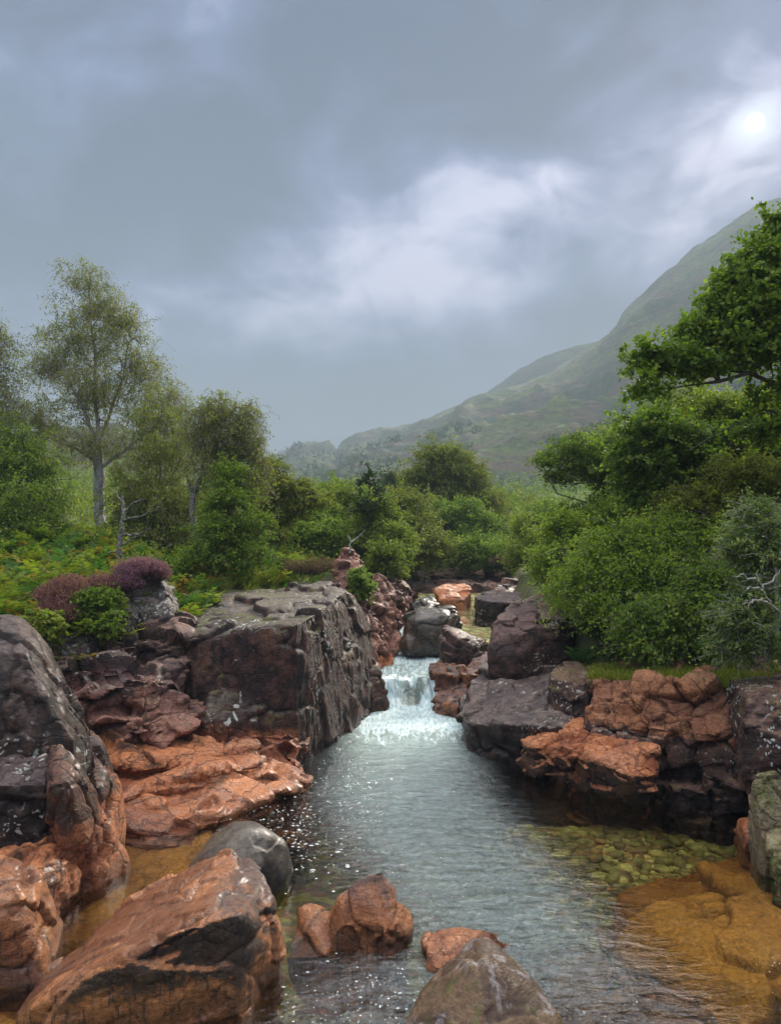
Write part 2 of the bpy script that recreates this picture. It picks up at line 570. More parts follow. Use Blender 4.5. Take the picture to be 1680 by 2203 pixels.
def plant(name, label, cat, trunks, blobs, ncl, nlf, lsz, lmat, bmat, r0=0.08, spread=0.3, droop=0.0, seed=1, group=None,
          hexa=False, twigs=5, shell=0.5, rdepth=None, bare=0, gap=0.0, parts=True, flatl=0.5, minr=0.004, knob=0.0, layer=0.5):
    """trunks: list of polylines [(px,py,d),...]; blobs: (px,py,rx,ry,d[,depth radius m])"""
    r = np.random.RandomState(seed)
    TR = [np.array([P(*q) for q in t]) for t in trunks]
    base = TR[0][0].copy()
    nodes, par, path = [], [], []
    for t in TR:
        prev = -1
        for i in range(len(t)):
            if i == 0:
                if nodes and t is not TR[0]:
                    dq = np.linalg.norm(np.array(nodes) - t[0], axis=1)
                    jn = int(dq.argmin())
                    if dq[jn] < 1.2:
                        nodes.append(t[0]); par.append(jn); path.append(path[jn]); prev = len(nodes) - 1
                        continue
                nodes.append(t[0]); par.append(-1); path.append(0); prev = len(nodes) - 1
                continue
            seg = t[i] - t[i - 1]
            L = np.linalg.norm(seg)
            m = max(1, int(L / 0.3))
            for k in range(1, m + 1):
                q = t[i - 1] + seg * k / m + r.normal(size=3) * L / m * 0.06
                nodes.append(q); par.append(prev); path.append(path[prev] + L / m); prev = len(nodes) - 1
    # cluster centres
    area = np.array([b[2] * b[3] * b[4] ** 2 for b in blobs], float)
    cnt = np.maximum(2, (ncl * area / area.sum()).astype(int))
    C = []
    for b, c in zip(blobs, cnt):
        ctr = P(b[0], b[1], b[4])
        rx, rz = b[2] * b[4] / F, b[3] * b[4] / F
        ry = b[5] if len(b) > 5 else (rdepth or 0.5 * (rx + rz))
        v = unit(r.normal(size=(c, 3)))
        rad = (shell + (1 - shell) * r.rand(c, 1)) ** 1.0 * np.where(r.rand(c, 1) < 0.3, r.rand(c, 1), 1)
        rad = rad * (1 + .45 * fbm(v * 1.9 + b[0], seed + 8, 3)[:, None])
        C.append(ctr + v * rad * np.array([rx, ry, rz]))
    C = np.concatenate(C)
    if gap > 0:
        keep = fbm(C * 0.9, seed + 3, 2) > -0.25 + gap - 0.25
        C = C[keep]
    NA = np.array(nodes)
    dd = np.sqrt(((C[:, None, :] - NA[None]) ** 2).sum(2)).min(1)
    C = C[np.argsort(dd)]
    tips = []
    nodes = list(nodes)
    buf = np.zeros((len(nodes) + len(C) * 14 + 10, 3))
    buf[:len(nodes)] = nodes
    pl = np.zeros(len(buf)); pl[:len(nodes)] = path
    cntn = len(nodes)
    for c in C:
        dv = c - buf[:cntn]
        dist = np.sqrt((dv ** 2).sum(1))
        pen = np.where(dv[:, 2] < -0.1 * dist, 0.35 * dist, 0)
        cost = dist + 0.22 * pl[:cntn] + pen
        j = int(cost.argmin())
        L = dist[j]
        m = int(min(12, max(1, L / 0.22)))
        a = buf[j].copy()
        bend = np.array([0, 0, 1.0]) * L * 0.12 + r.normal(size=3) * L * 0.08
        pj = j
        for k in range(1, m + 1):
            t = k / m
            q = a + (c - a) * t + bend * math.sin(math.pi * t) + r.normal(size=3) * (0.018 + knob) * (1 if k < m else 0)
            buf[cntn] = q
            pl[cntn] = pl[pj] + L / m
            par.append(pj)
            pj = cntn
            cntn += 1
        tips.append(pj)
    NA = buf[:cntn]
    par = np.array(par)
    w = np.zeros(cntn)
    w[tips] = 1
    for i in range(cntn - 1, -1, -1):
        if par[i] >= 0: w[par[i]] += w[i]
    w = np.maximum(w, 1)
    rad = minr + (r0 - minr) * (w / w.max()) ** 0.68
    idx = np.where(par >= 0)[0]
    tv, tf = tubes(NA[par[idx]], NA[idx], rad[par[idx]], rad[idx], 6)
    # taper check for trunk flare
    # twigs and leaves
    nt = len(tips)
    tp = NA[tips]
    dirn = unit(tp - NA[par[tips]])
    K = twigs
    TD = np.repeat(dirn, K, 0) * 0.7 + r.normal(size=(nt * K, 3)) * 0.75
    if droop < .3: TD[:, 2] *= layer
    TD = unit(TD + np.array([0, 0, -droop]))
    T0 = np.repeat(tp, K, 0)
    TL = spread * (0.5 + r.rand(nt * K))
    sag = np.array([0, 0, -1.0])[None] * (TL * (0.12 + droop * 0.5))[:, None]
    T1 = T0 + TD * TL[:, None] * 0.5
    T2 = T0 + TD * TL[:, None] + sag
    v1, f1 = tubes(np.concatenate([T0, T1]), np.concatenate([T1, T2]), np.full(2 * nt * K, minr * .8), np.full(2 * nt * K, minr * .45), 3)
    root = empty(name, base)
    off = base
    trunk = mesh_np('trunk', np.concatenate([tv, v1]) - off, np.concatenate([tf, np.concatenate([f1 + len(tv)])]), bmat, root)
    if nlf:
        live = np.arange(nt * K)
        if bare: live = live[r.rand(len(live)) > bare]
        ch = live[r.randint(0, len(live), nlf)]
        t = r.rand(nlf) ** 0.8
        base_p = np.where(t[:, None] < 0.5, T0[ch] + (T1[ch] - T0[ch]) * (t[:, None] * 2), T1[ch] + (T2[ch] - T1[ch]) * (t[:, None] * 2 - 1))
        LC = base_p + r.normal(size=(nlf, 3)) * spread * 0.12
        Nn = unit(np.array([0, -0.12, 1.0]) + r.normal(size=(nlf, 3)) * flatl)
        U = TD[ch] + r.normal(size=(nlf, 3)) * 0.8 + np.array([0, 0, -droop * 1.2 - 0.15])
        Lh = lsz[0] * (0.6 + 0.7 * r.rand(nlf))
        V, Fq, k = leaf_quads(LC, U, Nn, Lh, Lh * lsz[1] / lsz[0], hexa)
        cl = r.rand(nt * K)
        A = np.stack([np.clip(0.5 * cl[ch] + 0.5 * r.rand(nlf), 0, 1), r.rand(nlf), cl[ch], np.ones(nlf)], 1)
        mesh_np('crown', V - off, Fq, lmat, root, smooth=False, attrs={'lf': np.repeat(A, k, 0)})
    tag(root, label, cat, group)
    return root


def dead_limb(pts, r0, r1, seed, side=4):
    """gnarled bare stem from px points"""
    r = np.random.RandomState(seed)
    T = [P(*q) for q in pts]
    A, B, ra, rb = [], [], [], []
    tot = len(T) - 1
    last = T[0]
    for i in range(tot):
        m = 4
        for k in range(1, m + 1):
            q = T[i] + (T[i + 1] - T[i]) * k / m + r.normal(size=3) * 0.012 * (k < m)
            t0 = (i + (k - 1) / m) / tot
            t1 = (i + k / m) / tot
            A.append(last); B.append(q)
            ra.append(r0 + (r1 - r0) * t0); rb.append(r0 + (r1 - r0) * t1)
            last = q
    return A, B, ra, rb


def limbs_obj(name, lists, mat, parent, off):
    A, B, ra, rb = [], [], [], []
    for l in lists:
        A += l[0]; B += l[1]; ra += l[2]; rb += l[3]
    V, Fq = tubes(A, B, ra, rb, 7)
    return mesh_np(name, V - off, Fq, mat, parent)


def fronds(base, L, az, elev, seed, pairs=15):
    """bracken fronds: arrays -> leaf quads"""
    r = np.random.RandomState(seed)
    n = len(base)
    t = (np.arange(pairs) + 1.5) / (pairs + 1.5)
    hd = np.stack([np.cos(az), np.sin(az), np.zeros(n)], 1)
    up = np.array([0, 0, 1.0])
    e = elev[:, None] - t[None] * (0.9 + 0.35 * r.rand(n, 1))
    step = L[:, None] / pairs
    X = np.cumsum(np.cos(e) * step, 1)
    Z = np.cumsum(np.sin(e) * step, 1)
    ctr = base[:, None] + hd[:, None] * X[..., None] + up * Z[..., None]
    tan = hd[:, None] * np.cos(e)[..., None] + up * np.sin(e)[..., None]
    side = np.cross(hd, up)[:, None] * np.ones_like(ctr)
    prof = np.sin(np.clip(t * 1.15 + 0.12, 0, 1) ** 0.7 * math.pi) ** 0.8
    pl = L[:, None] * 0.30 * prof[None] * (0.85 + 0.3 * r.rand(n, pairs))
    out = []
    for s in (-1, 1):
        U = side * s + tan * 0.55 + up * (-0.15 + 0.2 * r.normal(size=(n, pairs, 1)))
        U = U / np.linalg.norm(U, axis=2)[..., None]
        Cc = ctr + U * pl[..., None] * 0.5
        Nn = np.cross(tan, side) + r.normal(size=ctr.shape) * 0.15
        out.append((Cc.reshape(-1, 3), U.reshape(-1, 3), Nn.reshape(-1, 3), pl.ravel(), (step * 0.95 * np.ones((n, pairs))).ravel()))
    C, U, Nn, LL, WW = [np.concatenate(x) for x in zip(*out)]
    V, Fq, k = leaf_quads(C, U, Nn, LL, WW)
    return V, Fq, np.tile(np.repeat(np.arange(n), pairs), 2)


# ------------------------------------------------------------------ terrain
def eL(y):
    return np.interp(y, [2, 6, 7.5, 8.5, 9.8, 11, 12.5, 14.5, 17, 20, 24, 30], [-6, -6, -5, -3.9, -2.9, -2.3, -1.8, -1.3, -.9, -.4, .2, .5])


def eR(y):
    return np.interp(y, [2, 5, 6.2, 7.4, 8.1, 8.8, 9.6, 11.5, 13, 16, 20, 24, 30], [7, 6.2, 5.4, 4.9, 3.9, 3.1, 2.9, 2.5, 2.4, 2.6, 3.0, 3.6, 4])


def ground_z(x, y):
    x = np.asarray(x, float); y = np.asarray(y, float)
    a, b = eL(y), eR(y)
    bed = np.interp(y, [0, 4, 6, 8, 11.5, 12.6, 13.2, 15, 15.6, 20, 24, 28, 34, 60], [-.5, -.5, -.75, -1.0, -.95, -.5, .15, .38, .75, .8, 1.25, 1.7, 2.1, 3.0])
    shal = sstep(0.6, 2.2, x) * sstep(7.0, 5.4, y) * 0.15
    bed = bed + shal
    wq = sstep(.75, 1.4, x) * sstep(4.0, 5.6, y) * sstep(9.4, 7.8, y)
    bed = bed * (1 - wq) + wq * np.interp(y, [4, 6, 9], [-.46, -.38, -.28])
    zl = np.interp(y, [6, 9, 10, 11.5, 12.5, 16, 24, 40, 80, 150, 300], [1.1, 1.35, 1.45, 1.55, 1.85, 2.05, 2.2, 2.9, 5, 9, 14]) + 0.125 * np.clip(a - x, 0, 40)
    zr = np.interp(y, [2, 7, 9, 12, 16, 24, 40, 80, 150, 300], [1.0, 1.15, 1.2, 1.3, 1.6, 2.0, 2.9, 5, 9, 14]) + 0.14 * np.clip(x - b, 0, 40)
    wl = sstep(0.0, 0.7, a - x)
    wr = sstep(0.0, 0.7, x - b)
    z = bed * (1 - wl) * (1 - wr) + zl * wl + zr * wr
    p = np.stack([x, y, np.zeros_like(x)], 1)
    land = np.maximum(wl, wr)
    z = z + fbm(p * 0.8, 3, 4) * (0.04 + 0.14 * land) + fbm(p * 0.06, 5, 3) * np.clip(y - 30, 0, 200) * 0.03
    return z


def axis(lo, hi, a, b, fine, grow=1.22):
    m = list(np.arange(a, b, fine))
    s, q = fine, b
    while q < hi:
        m.append(q); s *= grow; q += s
    m.append(hi)
    s, q, l = fine, a, []
    while q > lo:
        s *= grow; q -= s
        l.append(max(q, lo))
    return np.array(sorted(set(l + m)))


def grid_faces(nx, ny):
    i = np.arange(nx - 1)[None, :] + np.arange(ny - 1)[:, None] * nx
    return np.stack([i, i + 1, i + 1 + nx, i + nx], 2).reshape(-1, 4)


# ground material: mossy heath outside, gravel bed in the channel
n = N('ground_mat')
geo = n.n('ShaderNodeNewGeometry'); pos = geo.outputs['Position']
at = n.n('ShaderNodeAttribute', attribute_name='zone')
sp = n.n('ShaderNodeSeparateColor'); n.l(at.outputs['Color'], sp.inputs[0])
n1 = n.noise(pos, 1.2, 7, .6); n2 = n.noise(pos, 9, 7, .65)
heath = n.mix(n.rng(n1, .38, .62), (0.050, 0.060, 0.016), (0.10, 0.115, 0.025))
heath = n.mix(n.rng(n2, .5, .68), heath, (0.11, 0.075, 0.04))
pvv = n.vm('ADD', pos, n.vm('MULTIPLY', n.vm('SUBTRACT', n.scale(pos, (0, 0, 0)), (0, 0, 0)), (0, 0, 0)))
tv = n.n('ShaderNodeTexVoronoi', feature='F1'); n.l(pos, tv.inputs['Vector']); tv.inputs['Scale'].default_value = 9
hs = n.n('ShaderNodeSeparateColor'); n.l(tv.outputs['Color'], hs.inputs[0])
grav = n.mix(n.rng(hs.outputs[0], 0.15, 0.9), (0.13, 0.16, 0.04), (0.55, 0.55, 0.25))
grav = n.mix(n.rng(hs.outputs[1], 0.7, 0.9), grav, (0.42, 0.20, 0.09))
grav = n.mix(n.rng(n2, .35, .6, .5, 0), grav, (0.10, 0.085, 0.04))
col = n.mix(sp.outputs[0], grav, heath)
b = n.n('ShaderNodeBsdfPrincipled'); n.l(col, b.inputs['Base Color']); b.inputs['Roughness'].default_value = .85
hh = n.math('ADD', n.math('MULTIPLY', n2, .6), n.math('MULTIPLY', n.rng(tv.outputs['Distance'], 0, .7, 1, 0), n.math('SUBTRACT', 1.0, sp.outputs[0])))
n.l(n.bump(hh, .6, .06), b.inputs['Normal']); n.l(b.outputs[0], n.out.inputs[0])
M_ground = n.m

gx = axis(-900, 900, -7, 7, 0.07, 1.25)
gy = axis(-60, 1300, 2.5, 26, 0.09, 1.2)
GX, GY = np.meshgrid(gx, gy)
gxx, gyy = GX.ravel(), GY.ravel()
GZ = ground_z(gxx, gyy)
land = np.maximum(sstep(0, .5, eL(gyy) - gxx), sstep(0, .5, gxx - eR(gyy)))
land = np.maximum(land, sstep(24, 28, gyy))
A = np.stack([land, land, land, np.ones_like(land)], 1)
g = mesh_np('ground', np.stack([gxx, gyy, GZ], 1), grid_faces(len(gx), len(gy)), M_ground, attrs={'zone': A})
tag(g, kind='structure')


# ------------------------------------------------------------------ hills
def hill_mat(name, g1, g2, br, rk_):
    n = N(name)
    geo = n.n('ShaderNodeNewGeometry'); pos = geo.outputs['Position']
    a = n.noise(n.scale(pos, (1, 1, 1.8)), .016, 9, .62, .8)
    b_ = n.noise(n.scale(pos, (1, 1, 2.5)), .06, 8, .65, .4)
    c = n.noise(n.scale(pos, (1, 1, 2.2)), .30, 9, .75, .5)
    col = n.mix(n.rng(a, .42, .58), g1, g2)
    col = n.mix(n.rng(b_, .46, .62), col, br)
    col = n.mix(n.rng(c, .42, .66, 0, .8), col, (g1[0] * .4, g1[1] * .42, g1[2] * .5))
    col = n.mix(n.rng(c, .70, .76, 0, .6), col, rk_)
    s = n.n('ShaderNodeBsdfPrincipled'); n.l(col, s.inputs['Base Color']); s.inputs['Roughness'].default_value = .95
    n.l(n.bump(n.math('ADD', b_, n.math('MULTIPLY', c, .5)), .9, 6.0), s.inputs['Normal'])
    n.l(s.outputs[0], n.out.inputs[0])
    return n.m


M_hill = hill_mat('hill_mat', (0.060, 0.095, 0.024), (0.17, 0.22, 0.038), (0.17, 0.115, 0.06), (0.30, 0.29, 0.27))


def hill(name, ridge, dbase, zbase, nu, nv, seed, amp, expo=1.0, kx=1.0):
    px = np.array([a[0] for a in ridge], float)
    u = np.linspace(px[0], px[-1], nu)
    py = np.interp(u, px, [a[1] for a in ridge])
    dd = np.interp(u, px, [a[2] for a in ridge])
    R_ = np.array([P(a, b, c) for a, b, c in zip(u, py, dd)])
    Bp = np.array([P(a, 1190, dbase) for a in u])
    Bp[:, 2] = zbase
    v = np.concatenate([np.linspace(0, 1, nv), np.linspace(1, 1.8, nv // 3)[1:]])
    rows = []
    for t in v:
        if t <= 1:
            q = Bp + (R_ - Bp) * t
            q[:, 2] = Bp[:, 2] + (R_[:, 2] - Bp[:, 2]) * (t ** expo)
        else:
            q = R_ + (R_ - Bp) * (t - 1)
            q[:, 2] = R_[:, 2] - (R_[:, 2] - Bp[:, 2]) * ((t - 1) / .8) ** 1.3 * 1.05
        fade = math.sin(math.pi * min(t, 1.0)) * .9 + .06 + (0.25 if t > 1 else 0)
        nz = fbm(q * np.array([.012, .012, .02]) * kx, seed, 6, .55, True) * amp * fade + fbm(q * .08 * kx, seed + 4, 4) * amp * .12
        q[:, 2] += nz
        rows.append(q)
    V = np.concatenate(rows)
    o = mesh_np(name, V, grid_faces(nu, len(v)), M_hill)
    tag(o, kind='structure')
    return V, u, len(v), nu


R1 = [(380, 1150, 820), (500, 1060, 800), (560, 1010, 800), (604, 974, 780), (650, 958, 760), (705, 955, 740), (716, 960, 730), (724, 970, 720),
      (732, 958, 690), (745, 948, 680), (770, 935, 650), (850, 925, 620), (920, 905, 600), (970, 880, 580), (1010, 858, 565), (1040, 850, 560), (1110, 832, 540),
      (1170, 812, 525), (1230, 775, 510), (1280, 742, 500), (1325, 700, 490), (1338, 672, 485), (1352, 658, 480), (1420, 592, 470), (1500, 530, 460),
      (1560, 490, 450), (1620, 450, 440), (1680, 425, 430), (1800, 395, 400), (2100, 345, 370), (2700, 420, 350)]
HV, hu, hnv, hnu = hill('hillside', R1, 130, 5, 420, 120, 11, 22, 1.25)
hill('far_ridge', [(900, 1000, 680), (1040, 850, 640), (1120, 793, 620), (1200, 757, 600), (1290, 730, 590), (1400, 690, 580), (1700, 640, 580)], 540, 60, 160, 40, 31, 20, 1.0)
hill('low_hill', [(-900, 900, 230), (-300, 900, 230), (0, 950, 220), (120, 925, 220), (250, 918, 215), (330, 945, 210), (420, 1000, 210), (520, 1050, 200), (640, 1075, 200), (800, 1150, 190)],
     70, 4, 260, 60, 41, 7, 1.0, 2.5)

# ------------------------------------------------------------------ water
def water_mat(name, ripple=1.0, foamy=False):
    n = N(name)
    geo = n.n('ShaderNodeNewGeometry'); pos = geo.outputs['Position']
    a1 = n.noise(n.scale(pos, (3.4, 8.0, 1)), 1.0, 4, .55, .9)
    a2 = n.noise(n.scale(pos, (11, 20, 1)), 1.0, 4, .6, .5)
    hgt = n.math('ADD', n.math('MULTIPLY', a1, 1.0), n.math('MULTIPLY', a2, .42))
    at = n.n('ShaderNodeAttribute', attribute_name='foam')
    sp = n.n('ShaderNodeSeparateColor'); n.l(at.outputs['Color'], sp.inputs[0])
    nb = n.bump(n.math('MULTIPLY', hgt, sp.outputs[2]), 1.0, .17 * ripple)
    tr = n.n('ShaderNodeBsdfTransparent'); tr.inputs[0].default_value = (.97, .99, .97, 1)
    gl = n.n('ShaderNodeBsdfGlossy'); gl.inputs['Roughness'].default_value = .04; n.l(nb, gl.inputs['Normal'])
    gl.inputs[0].default_value = (1, 1, 1, 1)
    fr = n.n('ShaderNodeFresnel'); fr.inputs[0].default_value = 1.5; n.l(nb, fr.inputs['Normal'])
    m1 = n.n('ShaderNodeMixShader'); n.l(n.math('MULTIPLY', fr.outputs[0], n.math('ADD', .9, n.math('MULTIPLY', sp.outputs[2], 2.2)), clamp=True), m1.inputs[0]); n.l(tr.outputs[0], m1.inputs[1]); n.l(gl.outputs[0], m1.inputs[2])
    # entrained air and foam
    f1 = n.noise(n.scale(pos, (10, 1.8, 1.8)), 1.0, 6, .62, .6)
    f2 = n.noise(n.scale(pos, (26, 5, 5)), 1.0, 4, .6, .4)
    ff = n.math('ADD', n.math('MULTIPLY', f1, .65), n.math('MULTIPLY', f2, .35))
    th = n.math('SUBTRACT', .80, n.math('MULTIPLY', sp.outputs[0], .52))
    fm = n.rng(ff, n.math('SUBTRACT', th, .06), n.math('ADD', th, .07))
    df = n.n('ShaderNodeBsdfPrincipled'); df.inputs['Roughness'].default_value = .35
    n.l(n.mix(n.rng(f2, .35, .6), (.30, .50, .52), (.70, .82, .82)), df.inputs['Base Color']); n.l(n.bump(ff, .8, .05), df.inputs['Normal'])
    # milky body of bubbles under the surface; along the lane also painted sky sheen
    mk = n.n('ShaderNodeBsdfPrincipled'); mk.inputs['Roughness'].default_value = .12
    mk.inputs['Base Color'].default_value = (.48, .62, .57, 1); n.l(nb, mk.inputs['Normal'])
    m2 = n.n('ShaderNodeMixShader'); n.l(n.math('MULTIPLY', sp.outputs[1], n.rng(a1, .3, .7, .75, 1.0)), m2.inputs[0]); n.l(m1.outputs[0], m2.inputs[1]); n.l(mk.outputs[0], m2.inputs[2])
    m3 = n.n('ShaderNodeMixShader'); n.l(fm, m3.inputs[0]); n.l(m2.outputs[0], m3.inputs[1]); n.l(df.outputs[0], m3.inputs[2])
    n.l(m3.outputs[0], n.out.inputs[0])
    if not foamy:
        va = n.n('ShaderNodeVolumeAbsorption')
        va.inputs['Color'].default_value = (.74, .70, .22, 1)
        va.inputs['Density'].default_value = .95
        n.l(va.outputs[0], n.out.inputs[1])
    return n.m


M_water = water_mat('water_mat')
M_white = water_mat('white_water_mat', 1.0, True)
WX = np.arange(-5.5, 7.0, .04); WY = np.arange(1.5, 12.72, .04)
wx, wy = [a.ravel() for a in np.meshgrid(WX, WY)]
pw = np.stack([wx * 1.6, wy * 3.2, wx * 0], 1)
act = 0.25 + 0.75 * sstep(6.5, 12, wy) + 0.5 * np.exp(-((wx - .9 + (7 - wy) * .1) ** 2) / .8)
act = act * (1 - 0.8 * sstep(-1.3, -2.0, wx)) * (1 - .75 * sstep(1.2, 2.2, wx - (6 - wy) * .3))
wz = (fbm(pw, 70, 4, .6) * .027 + fbm(pw * 3.1, 75, 3) * .011) * act
cx = np.interp(wy, [4, 8, 10, 12.7], [.6, .2, .25, .35])
cx = np.interp(wy, [4.2, 5.3, 6, 7, 8.2, 10, 12.7], [.6, .8, .68, .4, .15, .25, .35])
lane = np.exp(-np.abs((wx - cx) / np.interp(wy, [4, 5.3, 6, 7, 8.2, 12.7], [1.0, .60, .68, .74, .80, .9])) ** 4)
foam = (sstep(9.4, 10.8, wy) * .45 + sstep(10.6, 11.9, wy) * .50) * np.clip(.25 + lane, 0, 1) + 0.12 * lane * sstep(7, 11, wy)
milk = sstep(8.8, 11.4, wy) * .9 * np.clip(.2 + lane, 0, 1) + lane * (0.34 + .15 * sstep(6, 9, wy)) * sstep(4.0, 5.5, wy)  # lane term paints channel brightness where the sky reflection is dim
rip = .06 + .94 * np.clip(np.exp(-np.abs((wx - cx) / np.interp(wy, [4, 5.3, 7, 8.2, 12.7], [1.3, .85, .9, .92, 1.2])) ** 4), 0, 1)
A = np.stack([foam, np.clip(milk, 0, 1), rip, np.ones_like(foam)], 1)
top = np.stack([wx, wy, wz], 1)
nx, ny = len(WX), len(WY)
fa = grid_faces(nx, ny)
ring = np.concatenate([np.arange(nx), (np.arange(1, ny) * nx + nx - 1), ((ny - 1) * nx + np.arange(nx - 2, -1, -1)), (np.arange(ny - 2, 0, -1) * nx)])
bot = top[ring].copy(); bot[:, 2] = -2.2
nb_ = len(top)
rk2 = np.roll(ring, -1); bi = np.arange(len(ring)) + nb_; bi2 = np.roll(bi, -1)
side = np.stack([ring, bi, bi2, rk2], 1)
cbot = np.array([nb_ + 0, nb_ + nx - 1, nb_ + nx - 1 + ny - 1, nb_ + 2 * (nx - 1) + ny - 1])
allV = np.concatenate([top, bot])
# bottom as a fan of quads (degenerate-free strip between opposite sides)
nxr = nx - 1; nyr = ny - 1
lowb = [nb_ + i for i in range(nx)]
upb = [nb_ + nx - 1 + nyr + (nxr - i) for i in range(nx)]
bf = np.array([[lowb[i], upb[i], upb[i + 1], lowb[i + 1]] for i in range(nx - 1)])
A2 = np.concatenate([A, np.zeros((len(bot), 4))])
w_ = mesh_np('river_water', allV, np.concatenate([fa, side, bf]), M_water, attrs={'foam': A2})
tag(w_, kind='structure')

# rapids running down between the rocks
ys = np.concatenate([np.arange(12.25, 13.2, .022), np.arange(13.2, 15.9, .035)])
ts = np.linspace(0, 1, 60)
YY, TT = np.meshgrid(ys, ts, indexing='ij')
xl = np.interp(YY, [12.25, 12.7, 12.95, 13.6, 14.2, 15.1, 15.9], [-.75, -.55, -.45, -.5, -.5, -.25, -.1])
xr = np.interp(YY, [12.25, 12.7, 12.95, 13.6, 14.2, 15.1, 15.9], [1.4, 1.2, 1.05, 1.15, 1.3, 1.35, 1.3])
XX = xl + (xr - xl) * TT
lipshift = 0.10 * np.sin(TT * 9) + .12 * (TT - .5) + .16 * fbm(np.stack([TT.ravel() * 9, TT.ravel() * 0, TT.ravel() * 0], 1), 8, 3).reshape(TT.shape)
ZZ = np.interp(YY + lipshift, [12.2, 12.62, 12.78, 12.95, 13.05, 13.4, 14.2, 15.2, 15.9], [-.03, .0, .10, .38, .43, .42, .46, .56, .58])
pp = np.stack([XX.ravel() * 3.5, YY.ravel() * 2.5, ZZ.ravel() * 2], 1)
nzv = fbm(pp, 81, 5, .65) * .06 + fbm(pp * 4, 85, 3) * .015
ph = np.stack([XX.ravel(), YY.ravel(), ZZ.ravel() + nzv * sstep(12.3, 12.6, YY.ravel())], 1)
fo = np.interp(YY.ravel(), [12.2, 12.6, 12.95, 13.5, 14.5, 15.2], [.85, .88, .70, .55, .66, .75])
thin = np.exp(-((XX.ravel() - .38) / .22) ** 2) * sstep(12.72, 12.8, YY.ravel()) * sstep(13.15, 13.0, YY.ravel())
fo = fo - .42 * thin
A = np.stack([fo, np.clip(.85 - .6 * thin, 0, 1), fo, np.ones_like(fo)], 1)
o = mesh_np('rapids_water', ph, grid_faces(60, len(ys)), M_white, attrs={'foam': A}); tag(o, kind='structure')
# the small chute beside the grey boulder
ys = np.linspace(15.3, 16.4, 50); ts = np.linspace(0, 1, 16)
YY, TT = np.meshgrid(ys, ts, indexing='ij')
XX = .02 + .32 * TT + .05 * np.sin(YY * 9); ZZ = np.interp(YY, [15.3, 15.45, 15.7, 15.9, 16.4], [.5, .58, .93, 1.03, 1.02])
pp = np.stack([XX.ravel() * 6, YY.ravel() * 4, ZZ.ravel()], 1)
ph = np.stack([XX.ravel(), YY.ravel(), ZZ.ravel() + fbm(pp, 91, 4) * .03], 1)
fo = np.full(len(ph), .85)
o = mesh_np('chute_water', ph, grid_faces(16, 50), M_white, attrs={'foam': np.stack([fo, fo, fo, fo * 0 + 1], 1)}); tag(o, kind='structure')
# still upper pool
ux, uy = [a.ravel() for a in np.meshgrid(np.arange(-1.2, 4, .1), np.arange(16.2, 24.5, .1))]
o = mesh_np('upper_pool_water', np.stack([ux, uy, np.full_like(ux, 1.02)], 1), grid_faces(52, 83), M_white,
            attrs={'foam': np.stack([ux * 0 - .6, ux * 0, ux * 0, ux * 0 + 1], 1)})
tag(o, kind='structure')
# ------------------------------------------------------------------ rock materials
M_cliff = rock_mat('cliff_rock', top=(.23, .205, .17), dark=(.120, .058, .044), dark2=(.026, .016, .013), streak=.9, lichen=.35, moss=.25, fresh=(0.413, 0.169, 0.071), fresh2=(0.287, 0.100, 0.044), gloss=.15)
M_pink = rock_mat('pink_rock', fresh=(.46, .235, .17), fresh2=(.31, .145, .105), dark=(.12, .062, .05), dark2=(.03, .019, .016), top=(0.354, 0.230, 0.189), streak=.35, lichen=.3, moss=.05, gloss=.3)
M_orange = rock_mat('orange_rock', fresh=(.62, .255, .115), fresh2=(.46, .155, .062), dark=(0.139, 0.057, 0.031), dark2=(0.031, 0.018, 0.012), top=(0.492, 0.209, 0.114), top_amt=.3, rough=.42,
                    streak=.3, lichen=0, vein=.6, gloss=.7)
M_black = rock_mat('black_rock', fresh=(0.359, 0.146, 0.042), fresh2=(0.242, 0.092, 0.030), dark=(.085, .05, .036), dark2=(.018, .012, .010), top=(.25, .19, .17), streak=.6, lichen=.35, blotch=.35, gloss=.35)
M_slab = rock_mat('slab_rock', fresh=(.47, .19, .07), fresh2=(.28, .105, .036), dark=(.075, .04, .024), dark2=(.02, .013, .010), top=(0.283, 0.165, 0.130), top_amt=.75, rough=.30, streak=.2,
                  lichen=0, drips=.9, bumpk=.8, vein=.25, gloss=.9)
M_grey = rock_mat('grey_boulder', fresh=(.15, .12, .09), fresh2=(.11, .08, .055), dark=(.062, .050, .036), dark2=(.024, .019, .014), top=(.15, .14, .115), rough=.32, streak=.1, lichen=0, bumpk=.3,
                  vein=.0, blotch=.3, gloss=.9)
M_peak = rock_mat('streaked_boulder', fresh=(.18, .11, .06), fresh2=(.12, .075, .04), dark=(.07, .048, .03), dark2=(.03, .022, .015), top=(.11, .085, .06), rough=.36, streak=.1, lichen=0, bumpk=.45, vein=0, gloss=.8, pale=.75, top_amt=.4)
M_shelf = rock_mat('shelf_rock', fresh=(0.458, 0.177, 0.067), fresh2=(0.307, 0.120, 0.064), dark=(.085, .052, .041), dark2=(.017, .012, .010), top=(.27, .215, .19), top_amt=.95, streak=.6, lichen=.25, gloss=.5)
M_wall = rock_mat('wall_rock', fresh=(0.432, 0.194, 0.096), fresh2=(0.295, 0.126, 0.070), dark=(.11, .06, .048), dark2=(.026, .017, .015), top=(0.366, 0.230, 0.165), streak=.45, lichen=.35, moss=.2, gloss=.25)
M_mossy = rock_mat('mossy_rock', fresh=(.36, .30, .18), fresh2=(.27, .22, .13), dark=(.20, .17, .11), dark2=(.10, .08, .05), top=(.42, .40, .30), streak=.3, lichen=.2, moss=1.0)
